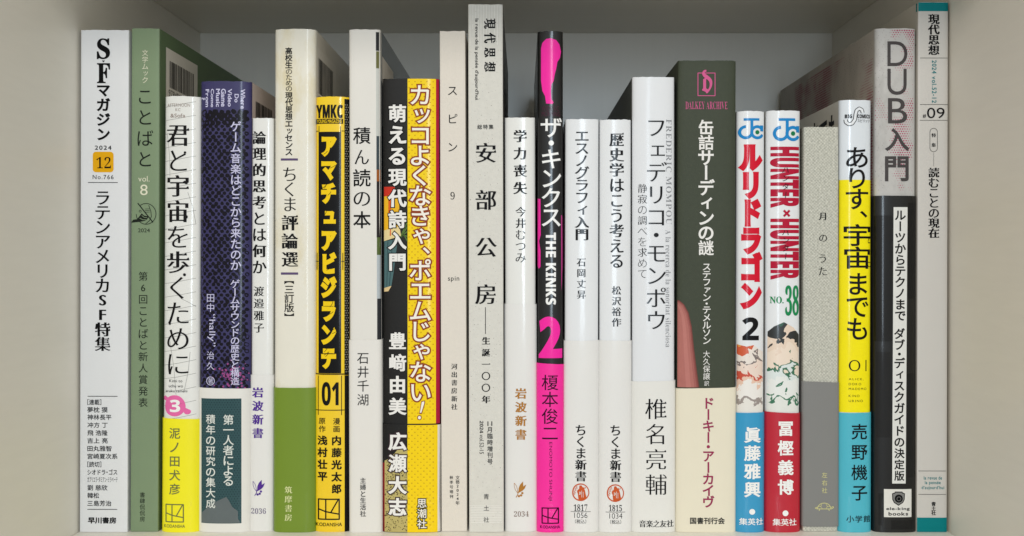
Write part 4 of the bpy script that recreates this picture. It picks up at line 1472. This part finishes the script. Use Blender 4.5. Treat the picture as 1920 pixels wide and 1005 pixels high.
b.H('ele-king', (1661, 950.3, 1704.5, 957.3), 'gb', BLK, 'imprint_label', lay=3, track=.05)
b.H('books', (1665, 959.2, 1701.5, 966), 'gb', BLK, 'imprint_label', lay=3, track=.05)

# ------------------------------------------------------------------ 23 magazine with teal ends
wm3 = paper('grey_white_paper', S(203, 199, 193), rough=.5, mottle=.02)
b = Book('magazine', 'tall white magazine with teal stripes at head and foot, against the right panel', 'magazine', 1718.4, 1776.6, 4, 2.5, 148, wm3, left=paper('grey_white_side', S(206, 202, 192), rough=.5), sag=.8, n=7)
TEAL = ink(S(8, 122, 126), .45)
b.shape('teal_stripe', [rect(1721.9, 4.6, 1778.2, 21)], TEAL, 1)
b.shape('foot_stripe', [rect(1719.4, 970.5, 1776.4, 997.4)], TEAL, 1)
b.shape('teal_stripe', [rect(.9, 217.2, 2.2, 220.7)], TEAL, 1, side='L')
b.V('現代思想', (1739.5, 26, 1762, 103), 'mx', BLK)
for y, x0, x1 in ((108.8, 1725, 1777), (196, 1725, 1777), (225.6, 1724.6, 1776.6), (883, 1722, 1774), (927, 1722, 1774)):
    rule(b, x0, x1, y, .9, ink(S(90, 88, 84)))
TL2 = ink(S(20, 120, 126))
b.R('2024 vol.52-12', (1747.2, 113, 1755.8, 193), 'gm', TL2, 'issue_lettering', track=.08)
b.H('#', (1730, 214, 1736.2, 221.5), 'gm', BLK, 'issue_lettering')
b.H('09', (1738, 202, 1771, 221.8), 'go', BLK, 'issue_lettering')
b.shape('feature_capsule', [rrect(1743, 240, 1758, 285, 7.4), hole(rrect(1744, 241, 1757, 284, 6.6))], ink(S(110, 108, 104)), 2)
b.V('特集', (1746.2, 250, 1754.8, 275.6), 'mb', BLK, 'feature_lettering')
for k in range(13):
    b.shape('feature_capsule', [rect(1750, 286.5 + 2 * k, 1751, 287.4 + 2 * k)], BLK, 2)
b.V('読むことの現在', (1740, 314.5, 1761.5, 446), 'mb', BLK, 'feature_lettering')
b.H('la revue de', (1732, 892.6, 1766, 899.2), 'gm', TL2, 'subtitle_lettering', track=.06)
b.H('la pensée', (1734, 901.6, 1763.5, 909.6), 'gm', TL2, 'subtitle_lettering', track=.06)
b.H('d’aujourd’hui', (1728, 911, 1770, 919), 'gm', TL2, 'subtitle_lettering', track=.06)
b.V('青土社', (1746, 940.8, 1754.6, 966), 'gb', BLK, 'publisher_lettering')
b.H('現代思想10臨時増刊号', (3, 206.5, 24, 209.3), 'gm', BLK, 'cover_lettering', side='L')
b.shape('cover_lettering', [rect(2, 203.4, 26, 203.7)], BLK, 1, side='L')
b.H('09', (4, 196, 15, 202), 'gm', BLK, 'cover_lettering', side='L')

run_jobs()
finish_parts()
